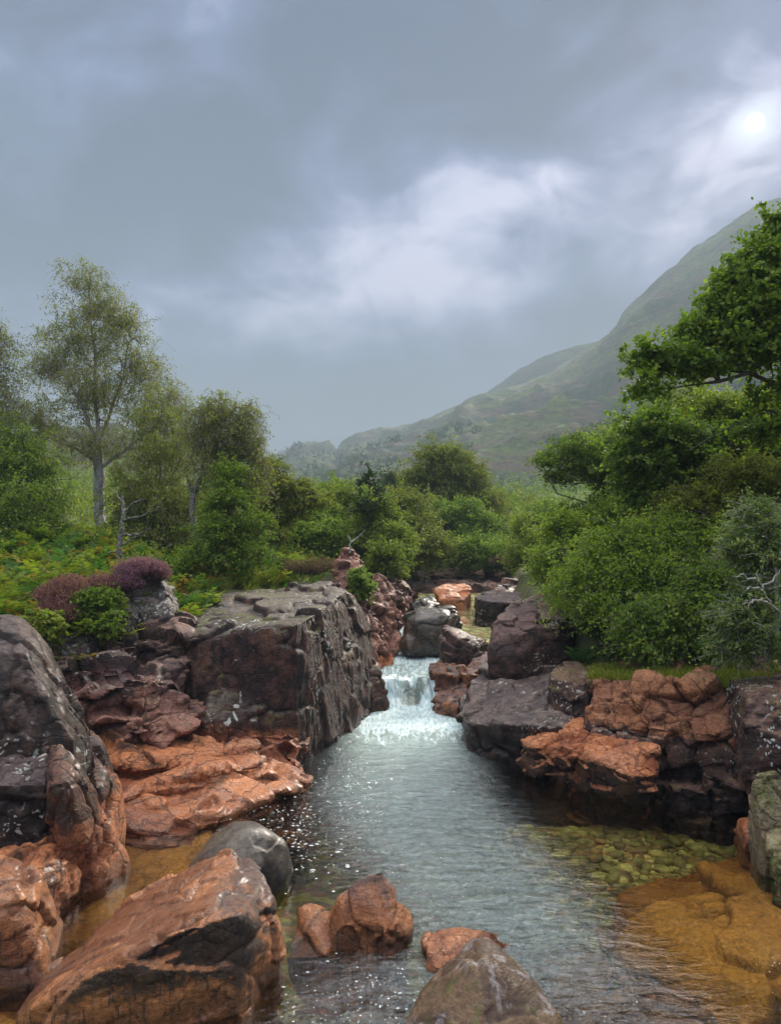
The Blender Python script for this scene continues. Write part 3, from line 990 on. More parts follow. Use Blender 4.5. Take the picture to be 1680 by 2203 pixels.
M_lich = rock_mat('lichen_rock', fresh=(.30, .25, .20), fresh2=(.22, .17, .14), dark=(.19, .155, .14), dark2=(.10, .08, .075), top=(.34, .32, .28), streak=.4, lichen=1.6, moss=.2)
M_sub = rock_mat('river_slab', fresh=(.90, .46, .11), fresh2=(.75, .34, .08), dark=(0.372, 0.184, 0.054), dark2=(0.189, 0.097, 0.034), top=(0.740, 0.409, 0.150), top_amt=.1, rough=.6, streak=0, lichen=0, vein=.3, wet=-3)

# ------------------------------------------------------------------ left bank
rock('cliff_block', [
    [*map(tuple, [P(395, 1376, 9.7), P(500, 1372, 9.45), P(640, 1342, 9.2), P(700, 1308, 10.4), P(745, 1268, 12.2), P(600, 1277, 12.6), P(430, 1300, 11.6), P(385, 1335, 10.4),
                  (-2.6, 9.4, -.6), (-1.75, 9.0, -.6), (-1.12, 9.25, -.6), (-.62, 10.6, -.6), (-.12, 12.7, -.6), (-.35, 13.6, -.6), (-.4, 13.2, 1.5), (-2.6, 12.5, -.6)])],
    [*map(tuple, [P(700, 1300, 11.2), P(745, 1266, 12.4), P(768, 1330, 12.6), P(800, 1430, 12.7), (-.25, 12.6, -.5), (-1.5, 13.4, 1.7), (-1.0, 14.0, -.5), P(690, 1268, 13.6), (-.4, 11.8, -.5)])],
    H([(470, 1322, 10.7), (560, 1308, 10.9), (690, 1290, 11.3), (742, 1262, 12.4), (600, 1270, 12.8), (440, 1296, 11.8)], zb=1.3),
    H([(520, 1300, 11.6), (640, 1285, 11.9), (735, 1256, 12.8), (600, 1264, 13.2)], zb=1.3),
    H([(430, 1560, 9.0), (450, 1490, 9.35), (540, 1480, 9.3), (560, 1560, 9.0)], zb=0),
], M_cliff, 'huge dark flat topped rock block with white lichen spots left of the rapids', vox=.032, smooth=3, big=.07,
    cells=((1.4, .07, .7), (.45, .014, .5)), tone=lambda V, Nn: .35 + .75 * sstep(.35, .8, V[:, 2]) + .4 * sstep(-1.3, -.9, V[:, 0]), seed=3, rot=.5, flat=1.5, grooves=.045, fine=.012, crackd=.035)
rock('boulder', [H([(800, 1425, 12.9), (822, 1440, 12.7), (833, 1490, 12.5), (800, 1500, 12.2), (780, 1440, 12.6)], zb=-.4, spread=.2)],
     M_cliff, 'low dark fractured boulder at the foot of the big block, touching the white water', vox=.03, seed=5, smooth=2, tone=.6)
rock('stepped_outcrop', [
    H([(112, 1405, 8.9), (250, 1392, 9.3), (400, 1376, 9.8), (390, 1332, 10.6), (300, 1350, 10.3), (150, 1385, 9.7)], zb=.2),
    H([(130, 1440, 8.6), (260, 1430, 8.8), (300, 1412, 9.1), (250, 1392, 9.6), (120, 1402, 9.3)], zb=.2),
    H([(150, 1505, 8.3), (280, 1468, 8.6), (300, 1440, 8.9), (400, 1432, 9.3), (405, 1420, 9.8), (150, 1450, 9.2)], zb=.2),
    H([(282, 1500, 8.45), (298, 1445, 8.6), (405, 1470, 8.9), (418, 1540, 8.85), (290, 1535, 8.4), (400, 1440, 9.4)], zb=.2),
    H([(170, 1570, 8.1), (230, 1540, 8.15), (300, 1550, 8.3), (430, 1545, 8.9), (440, 1520, 9.3), (190, 1520, 8.9)], zb=.1),
    H([(270, 1560, 8.1), (300, 1545, 8.1), (340, 1560, 8.25), (330, 1600, 8.15), (280, 1600, 8.0)], zb=.1),
    H([(340, 1570, 8.3), (400, 1540, 8.5), (430, 1570, 8.5), (400, 1600, 8.4)], zb=.1),
    H([(200, 1620, 7.9), (330, 1600, 8.1), (430, 1580, 8.6), (420, 1560, 9.1), (190, 1570, 8.8)], zb=.0),
], M_pink, 'stepped pink and purple fractured rock between the dark boulder and the big block', vox=.03, smooth=2, big=.05, cells=((.62, .17, .9), (.24, .07, .8)), flat=1.6, wf=.18,
    tone=lambda V, Nn: .15 + .6 * sstep(.5, 1.4, V[:, 2]), seed=9, rot=.35, tilt=.3, fine=.010, crackd=.035, terrace=(.42, .05))
rock('orange_ledge', [
    H([(205, 1655, 7.7), (400, 1640, 8.1), (560, 1605, 8.6), (656, 1580, 9.0), (650, 1560, 9.6), (400, 1570, 9.4), (200, 1600, 8.6)], zb=-.7),
    H([(240, 1710, 7.4), (380, 1700, 7.7), (520, 1665, 8.2), (657, 1625, 8.7), (662, 1685, 8.35), (640, 1590, 9.4), (260, 1620, 8.8)], zb=-.7),
    H([(225, 1770, 7.05), (320, 1792, 6.9), (400, 1790, 6.95), (470, 1752, 7.4), (560, 1720, 7.85), (640, 1690, 8.2), (560, 1640, 8.7), (240, 1680, 8.2)], zb=-.7),
    H([(330, 1690, 7.6), (470, 1665, 8.0), (560, 1640, 8.3), (540, 1630, 8.7), (340, 1660, 8.2)], zb=-.3),
    H([(480, 1600, 8.45), (560, 1575, 8.8), (640, 1562, 9.1), (600, 1560, 9.4), (480, 1580, 9.0)], zb=-.3),
    H([(380, 1760, 7.1), (450, 1700, 7.4), (480, 1710, 7.5), (470, 1760, 7.2)], zb=-.5),
], M_orange, 'wet orange terraced ledge sloping down into the pool below the big block', vox=.026, smooth=2, big=.05, cells=((.80, .15, .8), (.34, .05, .6)), flat=3.4, wf=.25, stretch=.55,
    tone=lambda V, Nn: .20 + .35 * sstep(.35, .8, V[:, 2]), seed=13, rot=.25, tilt=-.16, fine=.005, crackd=.025, terrace=(.145, .065))
rock('boulder', [
    H([(-90, 1335, 6.9), (38, 1338, 6.9), (100, 1400, 6.8), (150, 1490, 6.6), (178, 1560, 6.5), (60, 1400, 6.3), (-60, 1420, 6.2), (100, 1500, 6.15), (-80, 1600, 5.95), (60, 1598, 5.95),
       (170, 1600, 6.15)], zb=.2, back=(-.68, 1.3, -.25)),
    H([(150, 1500, 6.5), (205, 1560, 6.6), (240, 1660, 6.7), (180, 1680, 6.2), (120, 1600, 6.1)], zb=-.3, back=(-.38, .8, -.2)),
], M_black, 'tall rounded dark boulder covered in pale lichen specks at the left edge', vox=.026, smooth=8, big=.06, cells=((.7, .06, .6), (.16, .02, .5)), flat=.45, rot=.7, tilt=.35,
    tone=.75, seed=21, grooves=.03, fine=.014, crackd=.035)
rock('boulder', [
    H([(-90, 1600, 6.2), (0, 1592, 6.1), (112, 1592, 6.1), (-90, 1690, 5.6), (0, 1690, 5.58), (104, 1686, 5.6), (108, 1640, 5.8)], zb=.0, low=[(-3.6, 5.65, .0), (-2.62, 5.65, 0), (-2.6, 6.3, 0), (-3.8, 6.3, 0)]),
], M_black, 'square black block with a purple grey top below the lichen speckled boulder', vox=.022, smooth=4, big=.04, cells=((.5, .04, .5), (.14, .018, .5)), tone=1.0, seed=23, fine=.012)
rock('boulder', [
    H([(112, 1602, 5.95), (150, 1612, 5.9), (200, 1680, 5.95), (100, 1700, 5.55), (150, 1700, 5.5), (214, 1740, 5.95), (220, 1830, 5.95), (120, 1850, 5.5)], zb=-.4,
      low=[W(112, 1905), W(150, 1912), W(218, 1840), (-2.2, 6.3, 0), (-2.7, 6.3, 0)]),
    H([(200, 1600, 6.7), (232, 1640, 6.7), (255, 1700, 6.6), (266, 1740, 6.6), (248, 1790, 6.4), (210, 1700, 6.2)], zb=-.4, back=(-.32, .7, 0)),
], M_orange, 'upright brown and orange buttress beside the black block at the edge of the golden pool', vox=.022, smooth=6, big=.05, cells=((.45, .05, .8), (.16, .02, .6)), flat=.6,
    tone=lambda V, Nn: .15 + .75 * sstep(.25, .9, V[:, 2]), seed=25, fine=.01, crackd=.03)
rock('boulder', [
    H([(-90, 1850, 5.6), (0, 1840, 5.55), (60, 1835, 5.6), (112, 1790, 5.75), (128, 1860, 5.6), (140, 1900, 5.55), (60, 1870, 5.2), (110, 1925, 5.4)], zb=-.5, back=(0, .6, 0)),
], M_orange, 'small golden cracked boulder wedged under the black block', vox=.02, smooth=6, big=.03, cells=((.35, .04, .8), (.12, .02, .6)), tone=.4, seed=27, fine=.01)
rock('boulder', [
    H([(-90, 1830, 5.1), (0, 1822, 5.1), (58, 1838, 5.1), (92, 1890, 5.15), (108, 1960, 5.1), (98, 2010, 4.95), (40, 1900, 4.75), (-60, 1900, 4.7), (70, 2000, 4.7), (0, 1990, 4.6), (-90, 2000, 4.55)], zb=-.5,
      low=[W(100, 2105), W(60, 2118), W(-60, 2128), (-3.4, 5.2, 0), (-2.3, 5.3, 0)]),
], M_slab, 'smooth orange brown boulder at the bottom left edge beside the golden pool', vox=.02, smooth=16, big=.05, cells=((.5, .035, .5), (.2, .012, .4)), tone=.25, seed=29, fine=.006, crackd=.025)

rock('submerged_slab', [
    [*map(tuple, [W(110, 2010, -.16), W(330, 2010, -.16), W(470, 1900, -.14), W(470, 1790, -.06), W(200, 1770, .0), W(120, 1930, -.1), (-3.2, 7.4, -.8), (-1.5, 7.4, -.8), (-1.6, 5.0, -.8), (-3.2, 5.0, -.8)])],
    [*map(tuple, [W(-60, 2150, -.12), W(110, 2120, -.12), W(90, 2230, -.14), W(-60, 2230, -.12), (-2.9, 4.7, -.6), (-1.7, 4.8, -.6), (-1.7, 4.0, -.6), (-2.8, 4.0, -.6)])],
], M_sub, 'golden rock floor just under the still water of the left side pool', vox=.03, smooth=3, big=.04, cells=((.9, .03, .5), (.3, .015, .4)), tone=.05, seed=105, fine=.008, crackd=.02)
# front slab with overhanging brow
UP = lambda px, py, d, dz=.035: tuple(P(px, py, d) + np.array([0, 0, dz]))
rock('slab_boulder', [
    H([(175, 2060, 4.75), (200, 2015, 5.2), (340, 1935, 5.4), (470, 1870, 5.3), (560, 1900, 5.0), (594, 1985, 4.7), (545, 1990, 4.35),
       (511, 1967, 4.22), (445, 1982, 4.2), (399, 2012, 4.18), (286, 2054, 4.15), (164, 2100, 4.15), (66, 2168, 4.1), (100, 2110, 4.7)], zb=-.45,
      low=[(-2.1, 4.25, 0), (-1.3, 4.28, 0), (-.82, 4.38, 0), (-.70, 4.8, 0), (-.80, 5.2, 0), (-1.6, 5.3, 0), (-2.2, 4.7, 0)]),
    [UP(178, 2045, 4.72), UP(205, 2003, 5.1), UP(340, 1920, 5.42), UP(430, 1856, 5.45), UP(490, 1838, 5.35), UP(530, 1900, 4.95), UP(470, 1945, 4.65), UP(390, 1978, 4.66), UP(240, 2032, 4.62),
     UP(178, 2060, 4.7, -.02), (-1.7, 4.8, 0), (-.95, 4.8, 0), (-1.4, 5.2, 0)],
    [tuple(P(*q)) for q in ((440, 1850, 5.45), (492, 1831, 5.4), (542, 1846, 5.25), (568, 1885, 5.05), (580, 1930, 4.85), (520, 1935, 4.75), (470, 1890, 5.1))] + [(-1.3, 5.2, 0), (-.8, 5.1, 0), (-.85, 4.8, 0)],
    [tuple(P(*q)) for q in ((545, 1935, 4.75), (585, 1930, 4.85), (601, 2000, 4.75), (600, 2055, 4.65), (570, 2080, 4.5), (550, 2000, 4.4))] + [(-.85, 4.7, -.3), (-.7, 4.9, -.3)],
], M_slab, 'large brown slab with smooth sloping top and dark dripping overhang at the bottom left', vox=.016, smooth=6, big=.03, cells=((.7, .035, .5), (.26, .012, .5)), flat=2.2, tilt=.4, stretch=.7,
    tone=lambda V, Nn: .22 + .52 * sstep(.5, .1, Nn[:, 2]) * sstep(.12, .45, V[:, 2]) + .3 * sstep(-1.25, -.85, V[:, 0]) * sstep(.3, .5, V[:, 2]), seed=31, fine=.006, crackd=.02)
rock('boulder', [ell(520, 1880, 6.0, .43, .42, .40, 90, 4)], M_grey, 'smooth rounded grey boulder standing in water behind the brown slab', vox=.016, smooth=14, big=.07,
     cells=((.6, .006, .0), (.25, .002, .0)), tone=lambda V, Nn: .4 + .5 * sstep(-1.2, -.95, V[:, 0]), seed=35, fine=.003, crackd=.004)
rock('boulder', [
    H([(728, 1925, 5.15), (770, 1885, 5.2), (820, 1872, 5.2), (853, 1905, 5.15), (858, 1940, 5.05), (850, 1990, 4.95), (735, 1990, 4.95)], zb=-.4, low=[W(690, 2040), W(860, 2045), (.1, 5.4, 0), (-.45, 5.4, 0)]),
    H([(645, 1955, 5.35), (668, 1942, 5.4), (715, 1962, 5.3), (730, 2000, 5.05), (690, 2030, 5.0), (655, 2000, 5.2)], zb=-.4, spread=.12),
    H([(850, 1940, 5.15), (884, 1962, 5.15), (887, 2000, 5.05), (866, 2035, 4.95), (820, 2000, 4.9)], zb=-.4, spread=.05),
    [*map(tuple, [W(605, 2060, -.03), W(650, 1995, -.02), W(720, 2000, .05), W(700, 2055, .02), (-.6, 5.2, -.5), (-.3, 5.0, -.5)])],
], M_slab, 'knobbly red brown rock rising from the water right of the brown slab', vox=.014, smooth=7, big=.03, cells=((.36, .035, .8), (.15, .012, .4)), flat=1.0, rot=1.0,
    tone=lambda V, Nn: .25 + .5 * sstep(.15, .5, V[:, 2]), seed=37, fine=.006, crackd=.02)
rock('boulder', [H([(908, 2012, 4.95), (935, 1999, 5.0), (1000, 1990, 5.05), (1060, 2005, 5.0), (1050, 2060, 4.7), (930, 2075, 4.75), (915, 2040, 4.85)], zb=-.4, low=[W(925, 2095), W(1060, 2085), (.8, 5.1, 0), (.25, 5.1, 0)])],
     M_orange, 'bright orange rounded boulder peeking out behind the grey pointed boulder', vox=.014, smooth=12, big=.02, cells=((.3, .02, .4), (.12, .006, .2)), tone=0.0, seed=39, fine=.004, crackd=.015)
rock('boulder', [H([(1010, 2010, 4.15), (1043, 2002, 4.15), (1075, 2022, 4.1), (1140, 2095, 3.95), (1180, 2155, 3.85), (960, 2062, 4.1), (905, 2122, 4.0), (1040, 2060, 3.85)], zb=-.5,
                   low=[(-.12, 3.75, 0), (.35, 3.45, 0), (1.05, 3.6, 0), (.95, 4.1, 0), (.2, 4.2, 0)])],
     M_peak, 'pointed grey brown boulder with pale vertical streaks at the bottom centre', vox=.013, smooth=14, big=.03, cells=((.5, .02, .2), (.2, .006, .2)), tone=lambda V, Nn: .2 + .3 * fbm(V * np.array([6., 6, 1]), 5, 3), seed=41,
     fine=.005, crackd=.01)

# ------------------------------------------------------------------ right bank
rock('rock_shelf', [
    H([(985, 1542, 10.6), (1003, 1557, 9.7), (1115, 1560, 9.05), (1205, 1565, 8.75), (1000, 1490, 12.2), (1080, 1440, 12.8), (1200, 1440, 11.6), (1275, 1530, 9.8)], zb=-.5,
      low=[tuple(W(1000, 1600) + [.12, .2, 0]), tuple(W(1060, 1640) + [.15, .3, 0]), tuple(W(1180, 1680) + [.1, .4, 0]), (2.6, 9.4, 0), (2.3, 12.8, 0), (1.3, 12.8, 0)]),
    H([(1050, 1462, 11.6), (1100, 1470, 11.0), (1112, 1512, 10.5), (1052, 1518, 10.5), (1110, 1455, 12)], zb=.3),
    H([(1000, 1490, 11.6), (1010, 1455, 12.0), (1040, 1428, 12.4), (1085, 1432, 12.4), (1080, 1480, 11.5), (1015, 1515, 11.0)], zb=.2),
    H([(1115, 1510, 10.2), (1190, 1500, 9.9), (1200, 1545, 9.3), (1120, 1552, 9.3)], zb=.2),
], M_shelf, 'smooth grey rock shelf with a black undercut edge just below the rapids', vox=.03, smooth=5, big=.06, cells=((.9, .06, .6), (.3, .02, .4)), flat=2.6, tilt=.15,
    tone=lambda V, Nn: .95 - .3 * sstep(1.6, 2.4, V[:, 0]), seed=51, fine=.01)
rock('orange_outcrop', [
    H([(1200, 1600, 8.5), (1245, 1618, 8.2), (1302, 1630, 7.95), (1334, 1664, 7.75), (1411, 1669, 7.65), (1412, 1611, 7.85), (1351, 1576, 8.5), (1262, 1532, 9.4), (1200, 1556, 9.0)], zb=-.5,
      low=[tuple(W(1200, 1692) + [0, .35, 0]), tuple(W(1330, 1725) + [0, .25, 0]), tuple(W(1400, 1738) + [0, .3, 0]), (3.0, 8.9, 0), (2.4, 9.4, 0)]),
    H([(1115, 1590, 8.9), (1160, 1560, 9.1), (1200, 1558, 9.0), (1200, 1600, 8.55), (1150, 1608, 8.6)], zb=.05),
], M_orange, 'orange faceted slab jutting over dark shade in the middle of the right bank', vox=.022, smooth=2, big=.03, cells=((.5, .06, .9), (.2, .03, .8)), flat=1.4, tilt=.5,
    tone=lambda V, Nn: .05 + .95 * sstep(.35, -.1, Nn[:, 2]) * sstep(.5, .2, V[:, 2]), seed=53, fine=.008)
rock('boulder', [H([(1183, 1445, 9.9), (1200, 1422, 10.0), (1245, 1420, 10.0), (1279, 1450, 9.7), (1270, 1470, 9.3), (1190, 1465, 9.5)], zb=.25, low=[tuple(P(1195, 1562, 9.3)), tuple(P(1240, 1572, 9.1)), tuple(P(1280, 1545, 9.3)), (2.7, 10, .4), (2.0, 10, .4)])],
     M_wall, 'upright squarish boulder with a rounded head between grey shelf and jointed wall', vox=.022, smooth=7, big=.04, cells=((.5, .04, .5), (.2, .015, .4)), tone=.7, seed=55)
rock('jointed_wall', [
    H([(1275, 1460, 8.9), (1400, 1462, 8.35), (1500, 1468, 7.95), (1600, 1478, 7.6), (1720, 1490, 7.4), (1280, 1520, 8.75), (1400, 1530, 8.2), (1500, 1560, 7.75), (1600, 1600, 7.4), (1720, 1600, 7.2)], zb=.55,
      back=(.35, 1.3, 0)),
    H([(1330, 1600, 8.45), (1420, 1600, 8.1), (1500, 1620, 7.75), (1600, 1640, 7.45), (1720, 1640, 7.3)], zb=-.5, back=(.4, 1.3, 0)),
    H([(1290, 1500, 8.7), (1340, 1500, 8.45), (1400, 1560, 8.2), (1410, 1600, 8.1), (1330, 1570, 8.5)], zb=.2, back=(.3, .6, 0)),
    H([(1440, 1690, 7.75), (1510, 1700, 7.6), (1580, 1700, 7.5), (1620, 1690, 7.4)], zb=-.5, back=(.2, .8, 0)),
    H([(1290, 1580, 8.6), (1250, 1690, 8.7), (1420, 1690, 8.0), (1420, 1600, 8.0)], zb=-.5, back=(.2, .8, 0)),
], M_wall, 'brown and pink jointed rock wall of blocks above deep shade on the right bank', vox=.026, smooth=2, big=.07, cells=((.50, .13, 1.0), (.21, .05, .9)), flat=1.25, wf=.2, tilt=.2,
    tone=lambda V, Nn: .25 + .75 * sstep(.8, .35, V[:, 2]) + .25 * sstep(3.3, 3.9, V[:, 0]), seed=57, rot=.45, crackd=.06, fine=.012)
rock('boulder', [H([(1605, 1500, 7.1), (1640, 1485, 7.2), (1760, 1480, 7.1), (1600, 1560, 6.9), (1612, 1640, 6.9), (1760, 1650, 6.6)], zb=.35, back=(.2, .8, 0))],
     M_wall, 'purple brown block hanging over the water at the right end of the jointed wall', vox=.026, smooth=5, big=.04, cells=((.6, .05, .5), (.2, .02, .4)), tone=.8, seed=59)
rock('boulder', [H([(1052, 1395, 12.1), (1062, 1340, 12.5), (1088, 1306, 12.9), (1120, 1290, 13.2), (1200, 1272, 13.6), (1250, 1300, 13), (1236, 1437, 11.9), (1090, 1432, 11.8), (1070, 1415, 11.9), (1110, 1360, 11.8), (1200, 1350, 11.8)], zb=.6)],
     M_pink, 'big rounded boulder with a dark underside half hidden under bushes right of the stream', vox=.03, smooth=8, big=.07, cells=((.9, .06, .4), (.3, .02, .3)), tone=.75, seed=61, fine=.012)
rock('boulder', [H([(946, 1345, 13.8), (962, 1338, 13.9), (1015, 1360, 13.9), (1048, 1372, 13.8), (1040, 1400, 13.5), (985, 1375, 13.3)], zb=.35, low=[tuple(P(960, 1438, 13.4)), tuple(P(1030, 1438, 13.3)), (2.0, 14.3, .4), (1.0, 14.3, .4)])],
     M_pink, 'angular dark red block leaning beside the grey dome boulder in the stream', vox=.025, smooth=2, tone=.7, seed=63, big=.03, cells=((.6, .05, .4), (.25, .02, .4)))
rock('boulder', [ell(925, 1362, 15.2, .55, .55, .55, 80, 12, sq=.8), ell(965, 1338, 15.4, .30, .4, .33, 40, 3), ell(885, 1385, 15.0, .25, .4, .3, 40, 5)],
     M_grey, 'grey domed boulder blocking the stream above the white water', vox=.026, smooth=6, big=.06, cells=((.7, .05, .3), (.3, .012, .2)), tone=.55, seed=65, fine=.008)
rock('rock_ledge', [H([(920, 1432, 13.3), (950, 1418, 13.8), (1000, 1428, 13.4), (985, 1455, 12.6), (930, 1448, 12.8)], zb=.0),
                    H([(925, 1500, 12.4), (950, 1472, 12.9), (985, 1460, 12.9), (1010, 1480, 12.4), (990, 1530, 11.8), (960, 1515, 12.0)], zb=-.4),
                    H([(985, 1440, 12.9), (1020, 1418, 13.2), (1050, 1400, 13.4), (1060, 1420, 12.9), (1010, 1450, 12.5)], zb=.2)],
     M_shelf, 'low layered pinkish grey ledges along the right side of the small waterfall', vox=.025, smooth=2, big=.04, cells=((.5, .07, .8), (.2, .03, .6)), flat=2.5, tone=.45, seed=67)
rock('rock_bench', [H([(1018, 1282, 19), (1060, 1272, 20), (1150, 1275, 20), (1160, 1300, 18.5), (1120, 1300, 18), (1030, 1290, 18.4)], zb=.6)],
     M_shelf, 'flat topped grey bench of rock with dark undercut beside the still upper pool', vox=.04, smooth=2, big=.05, tone=.85, seed=69, cells=((.8, .06, .5), (.3, .03, .5)))
rock('boulder', [H([(935, 1268, 22), (950, 1255, 22.5), (1000, 1253, 22.5), (1015, 1268, 22), (1000, 1290, 21.4), (945, 1288, 21.4)], zb=.9)],
     M_orange, 'orange boulder with a dark hollow below it at the head of the upper pool', vox=.045, smooth=2, tone=.2, seed=71)
rock('boulder', [H([(885, 1300, 18), (905, 1285, 18.5), (930, 1283, 18.5), (945, 1300, 18), (920, 1312, 17.3), (890, 1312, 17.3)], zb=.7)],
     M_grey, 'small dark grey boulder behind the grey dome boulder', vox=.035, smooth=4, tone=.8, seed=73)
rock('boulder', [H([(1060, 1262, 22), (1110, 1240, 23.5), (1170, 1240, 24), (1190, 1290, 21), (1100, 1290, 20.5)], zb=.8)],
     M_shelf, 'pale sloping rock at the back right where the stream meets the bushes', vox=.045, smooth=2, tone=.5, seed=75, cells=((.8, .1, .8), (.35, .05, .7)))
rock('back_wall', [H([(860, 1235, 27), (930, 1222, 28), (1000, 1228, 28), (1100, 1222, 28), (1160, 1225, 28), (1140, 1256, 24.5), (1000, 1262, 24.3), (870, 1262, 24.5)], zb=.9)],
     M_pink, 'broken red rock wall across the head of the stream under dark trees', vox=.05, smooth=2, tone=.55, seed=77, big=.1, cells=((.9, .16, .9), (.4, .07, .8)))
rock('pink_cliff', [
    H([(748, 1290, 13.9), (799, 1250, 16), (852, 1240, 19), (890, 1270, 20), (888, 1296, 19), (850, 1300, 16.6)], zb=.2),
    H([(755, 1340, 13.6), (800, 1300, 15), (850, 1310, 15.8), (882, 1330, 16.6), (850, 1345, 15.4), (790, 1370, 13.9)], zb=.2),
    H([(770, 1400, 13.4), (805, 1375, 14.2), (840, 1360, 15.0), (858, 1372, 15.4), (850, 1400, 15.0), (800, 1430, 13.9)], zb=.1),
], M_pink, 'shattered pink cliff on the left bank above the rapids', vox=.034, smooth=1, big=.07, cells=((.42, .15, 1.0), (.18, .07, .9)), flat=1.1, wf=.2, tilt=.6, rot=.8, tone=lambda V, Nn: .1 + .3 * sstep(.9, 1.8, V[:, 2]), seed=79, crackd=.07)
rock('boulder', [H([(795, 1425, 13.7), (825, 1402, 14.4), (850, 1400, 14.9), (838, 1425, 14.2), (812, 1440, 13.6)], zb=.1)],
     M_orange, 'small bright orange boulder at the water edge at the foot of the pink cliff', vox=.025, smooth=3, tone=0, seed=81)
rock('rock_spire', [H([(722, 1230, 15), (735, 1192, 15.4), (752, 1180, 15.6), (772, 1215, 15.4), (788, 1262, 15), (720, 1275, 14.6)], zb=1.2, back=(0, .9, -.1))],
     M_pink, 'jagged pink spire of rock standing up among the bushes behind the big block', vox=.035, smooth=1, tone=.25, seed=83, big=.06, cells=((.4, .1, .9), (.2, .05, .8)))
rock('boulder', [H([(610, 1262, 13.8), (640, 1248, 14.2), (670, 1250, 14.2), (670, 1268, 13.7), (615, 1272, 13.6)], zb=1.4)],
     M_lich, 'small grey slab lying on the grass behind the top of the big block', vox=.03, smooth=2, tone=.6, seed=85)
rock('boulder', [H([(280, 1320, 9.9), (290, 1262, 10.2), (330, 1238, 10.3), (352, 1262, 10.2), (362, 1322, 10.0)], zb=1.2, back=(.0, .5, -.1))],
     M_lich, 'upright pale lichen crusted stone under the brightest purple heather', vox=.022, smooth=3, tone=.7, seed=87, cells=((.5, .05, .5), (.2, .02, .5)))
rock('boulder', [H([(222, 1345, 9.7), (218, 1268, 9.9), (250, 1250, 10), (272, 1282, 9.9), (292, 1330, 9.7)], zb=1.2, back=(0, .5, -.1))],
     M_lich, 'leaning pale lichen crusted stone left of the upright one', vox=.022, smooth=3, tone=.7, seed=89, cells=((.5, .05, .5), (.2, .02, .5)))
rock('boulder', [H([(90, 1390, 9.1), (100, 1340, 9.3), (150, 1325, 9.4), (175, 1350, 9.3), (185, 1388, 9.1)], zb=1.0, back=(0, .5, -.1))],
     M_lich, 'low white speckled stone under the dark heather at the left', vox=.022, smooth=3, tone=.9, seed=91)
rock('lichen_pillar', [
    H([(1610, 1664, 6.2), (1640, 1668, 6.15), (1665, 1660, 6.2), (1720, 1655, 6.2), (1625, 1720, 6.1), (1720, 1720, 6.0)], zb=-.3, low=[tuple(P(1640, 1800, 6.0)), tuple(P(1735, 1830, 5.8)), (3.7, 6.6, .1), (3.1, 6.5, .1)]),
    H([(1650, 1800, 5.95), (1700, 1780, 6.0), (1740, 1850, 5.7), (1672, 1870, 5.7)], zb=-.5),
], M_mossy, 'yellow green lichen covered rock pillar at the right edge above the pool', vox=.018, smooth=4, big=.03, cells=((.4, .05, .8), (.14, .02, .6)), flat=.5, tone=.3, seed=93, fine=.01)
rock('boulder', [[*map(tuple, [P(1585, 1762, 6.9), P(1620, 1755, 6.8), P(1680, 1790, 6.4), W(1600, 1800, -.05), W(1680, 1900, -.05), W(1760, 1900, .1), (3.2, 7.2, -.5), (4.4, 7.0, .2), (4.2, 5.8, -.5)])]],
     M_orange, 'wet orange slab sliding into the water beneath the lichen pillar', vox=.025, smooth=4, tone=.1, seed=95, big=.03, cells=((.6, .05, .5), (.25, .02, .5)))
rock('boulder', [H([(1610, 1400, 8.6), (1640, 1370, 8.8), (1660, 1400, 8.6), (1650, 1490, 8.1), (1612, 1480, 8.2)], zb=.9, back=(.3, .5, 0))],
     M_wall, 'narrow dark upright rock under the bushes at the right edge', vox=.028, smooth=3, tone=.8, seed=97)
rock('submerged_slab', [
    [*map(tuple, [W(1330, 1920, -.27), W(1420, 1880, -.25), W(1560, 1850, -.22), W(1760, 1800, -.16), W(1780, 2150, -.12), W(1560, 2130, -.22), W(1500, 2110, -.2), W(1350, 2090, -.26), W(1310, 2010, -.32), W(1560, 2000, -.13),
                  (1.5, 6.2, -.9), (3.6, 6.9, -.9), (3.4, 4.4, -.9), (1.5, 4.5, -.9)])],
], M_sub, 'broad golden orange slab lying just under the water at the right', vox=.022, smooth=3, big=.09, cells=((1.2, .08, .5), (.42, .022, .4)), flat=2.5, tilt=.25, tone=.12, seed=99, fine=.012, crackd=.05)
rock('submerged_slab', [
    [*map(tuple, [W(1225, 2200, -.2), W(1300, 2140, -.12), W(1420, 2115, -.06), W(1500, 2130, -.1), W(1520, 2160, -.16), W(1440, 2190, -.16), (1.0, 4.4, -.6), (1.9, 4.5, -.6), (1.1, 4.1, -.6), (1.7, 4.1, -.6)])],
], M_sub, 'small elongated orange slab under shallow water at the bottom right', vox=.018, smooth=4, big=.03, cells=((.5, .05, .5), (.2, .02, .5)), tone=.1, seed=101, fine=.008)
rock('submerged_slab', [
    [*map(tuple, [W(1180, 2110, -.25), W(1220, 2060, -.2), W(1290, 2040, -.2), W(1310, 2080, -.25), W(1260, 2130, -.25), (.9, 5, -.7), (1.4, 5.1, -.7), (1.0, 4.5, -.7), (1.3, 4.5, -.7)])],
], M_sub, 'small round orange rock under rippled water between the grey boulder and the broad slab', vox=.018, smooth=4, big=.03, cells=((.5, .05, .5), (.2, .02, .5)), tone=.2, seed=103, fine=.008)

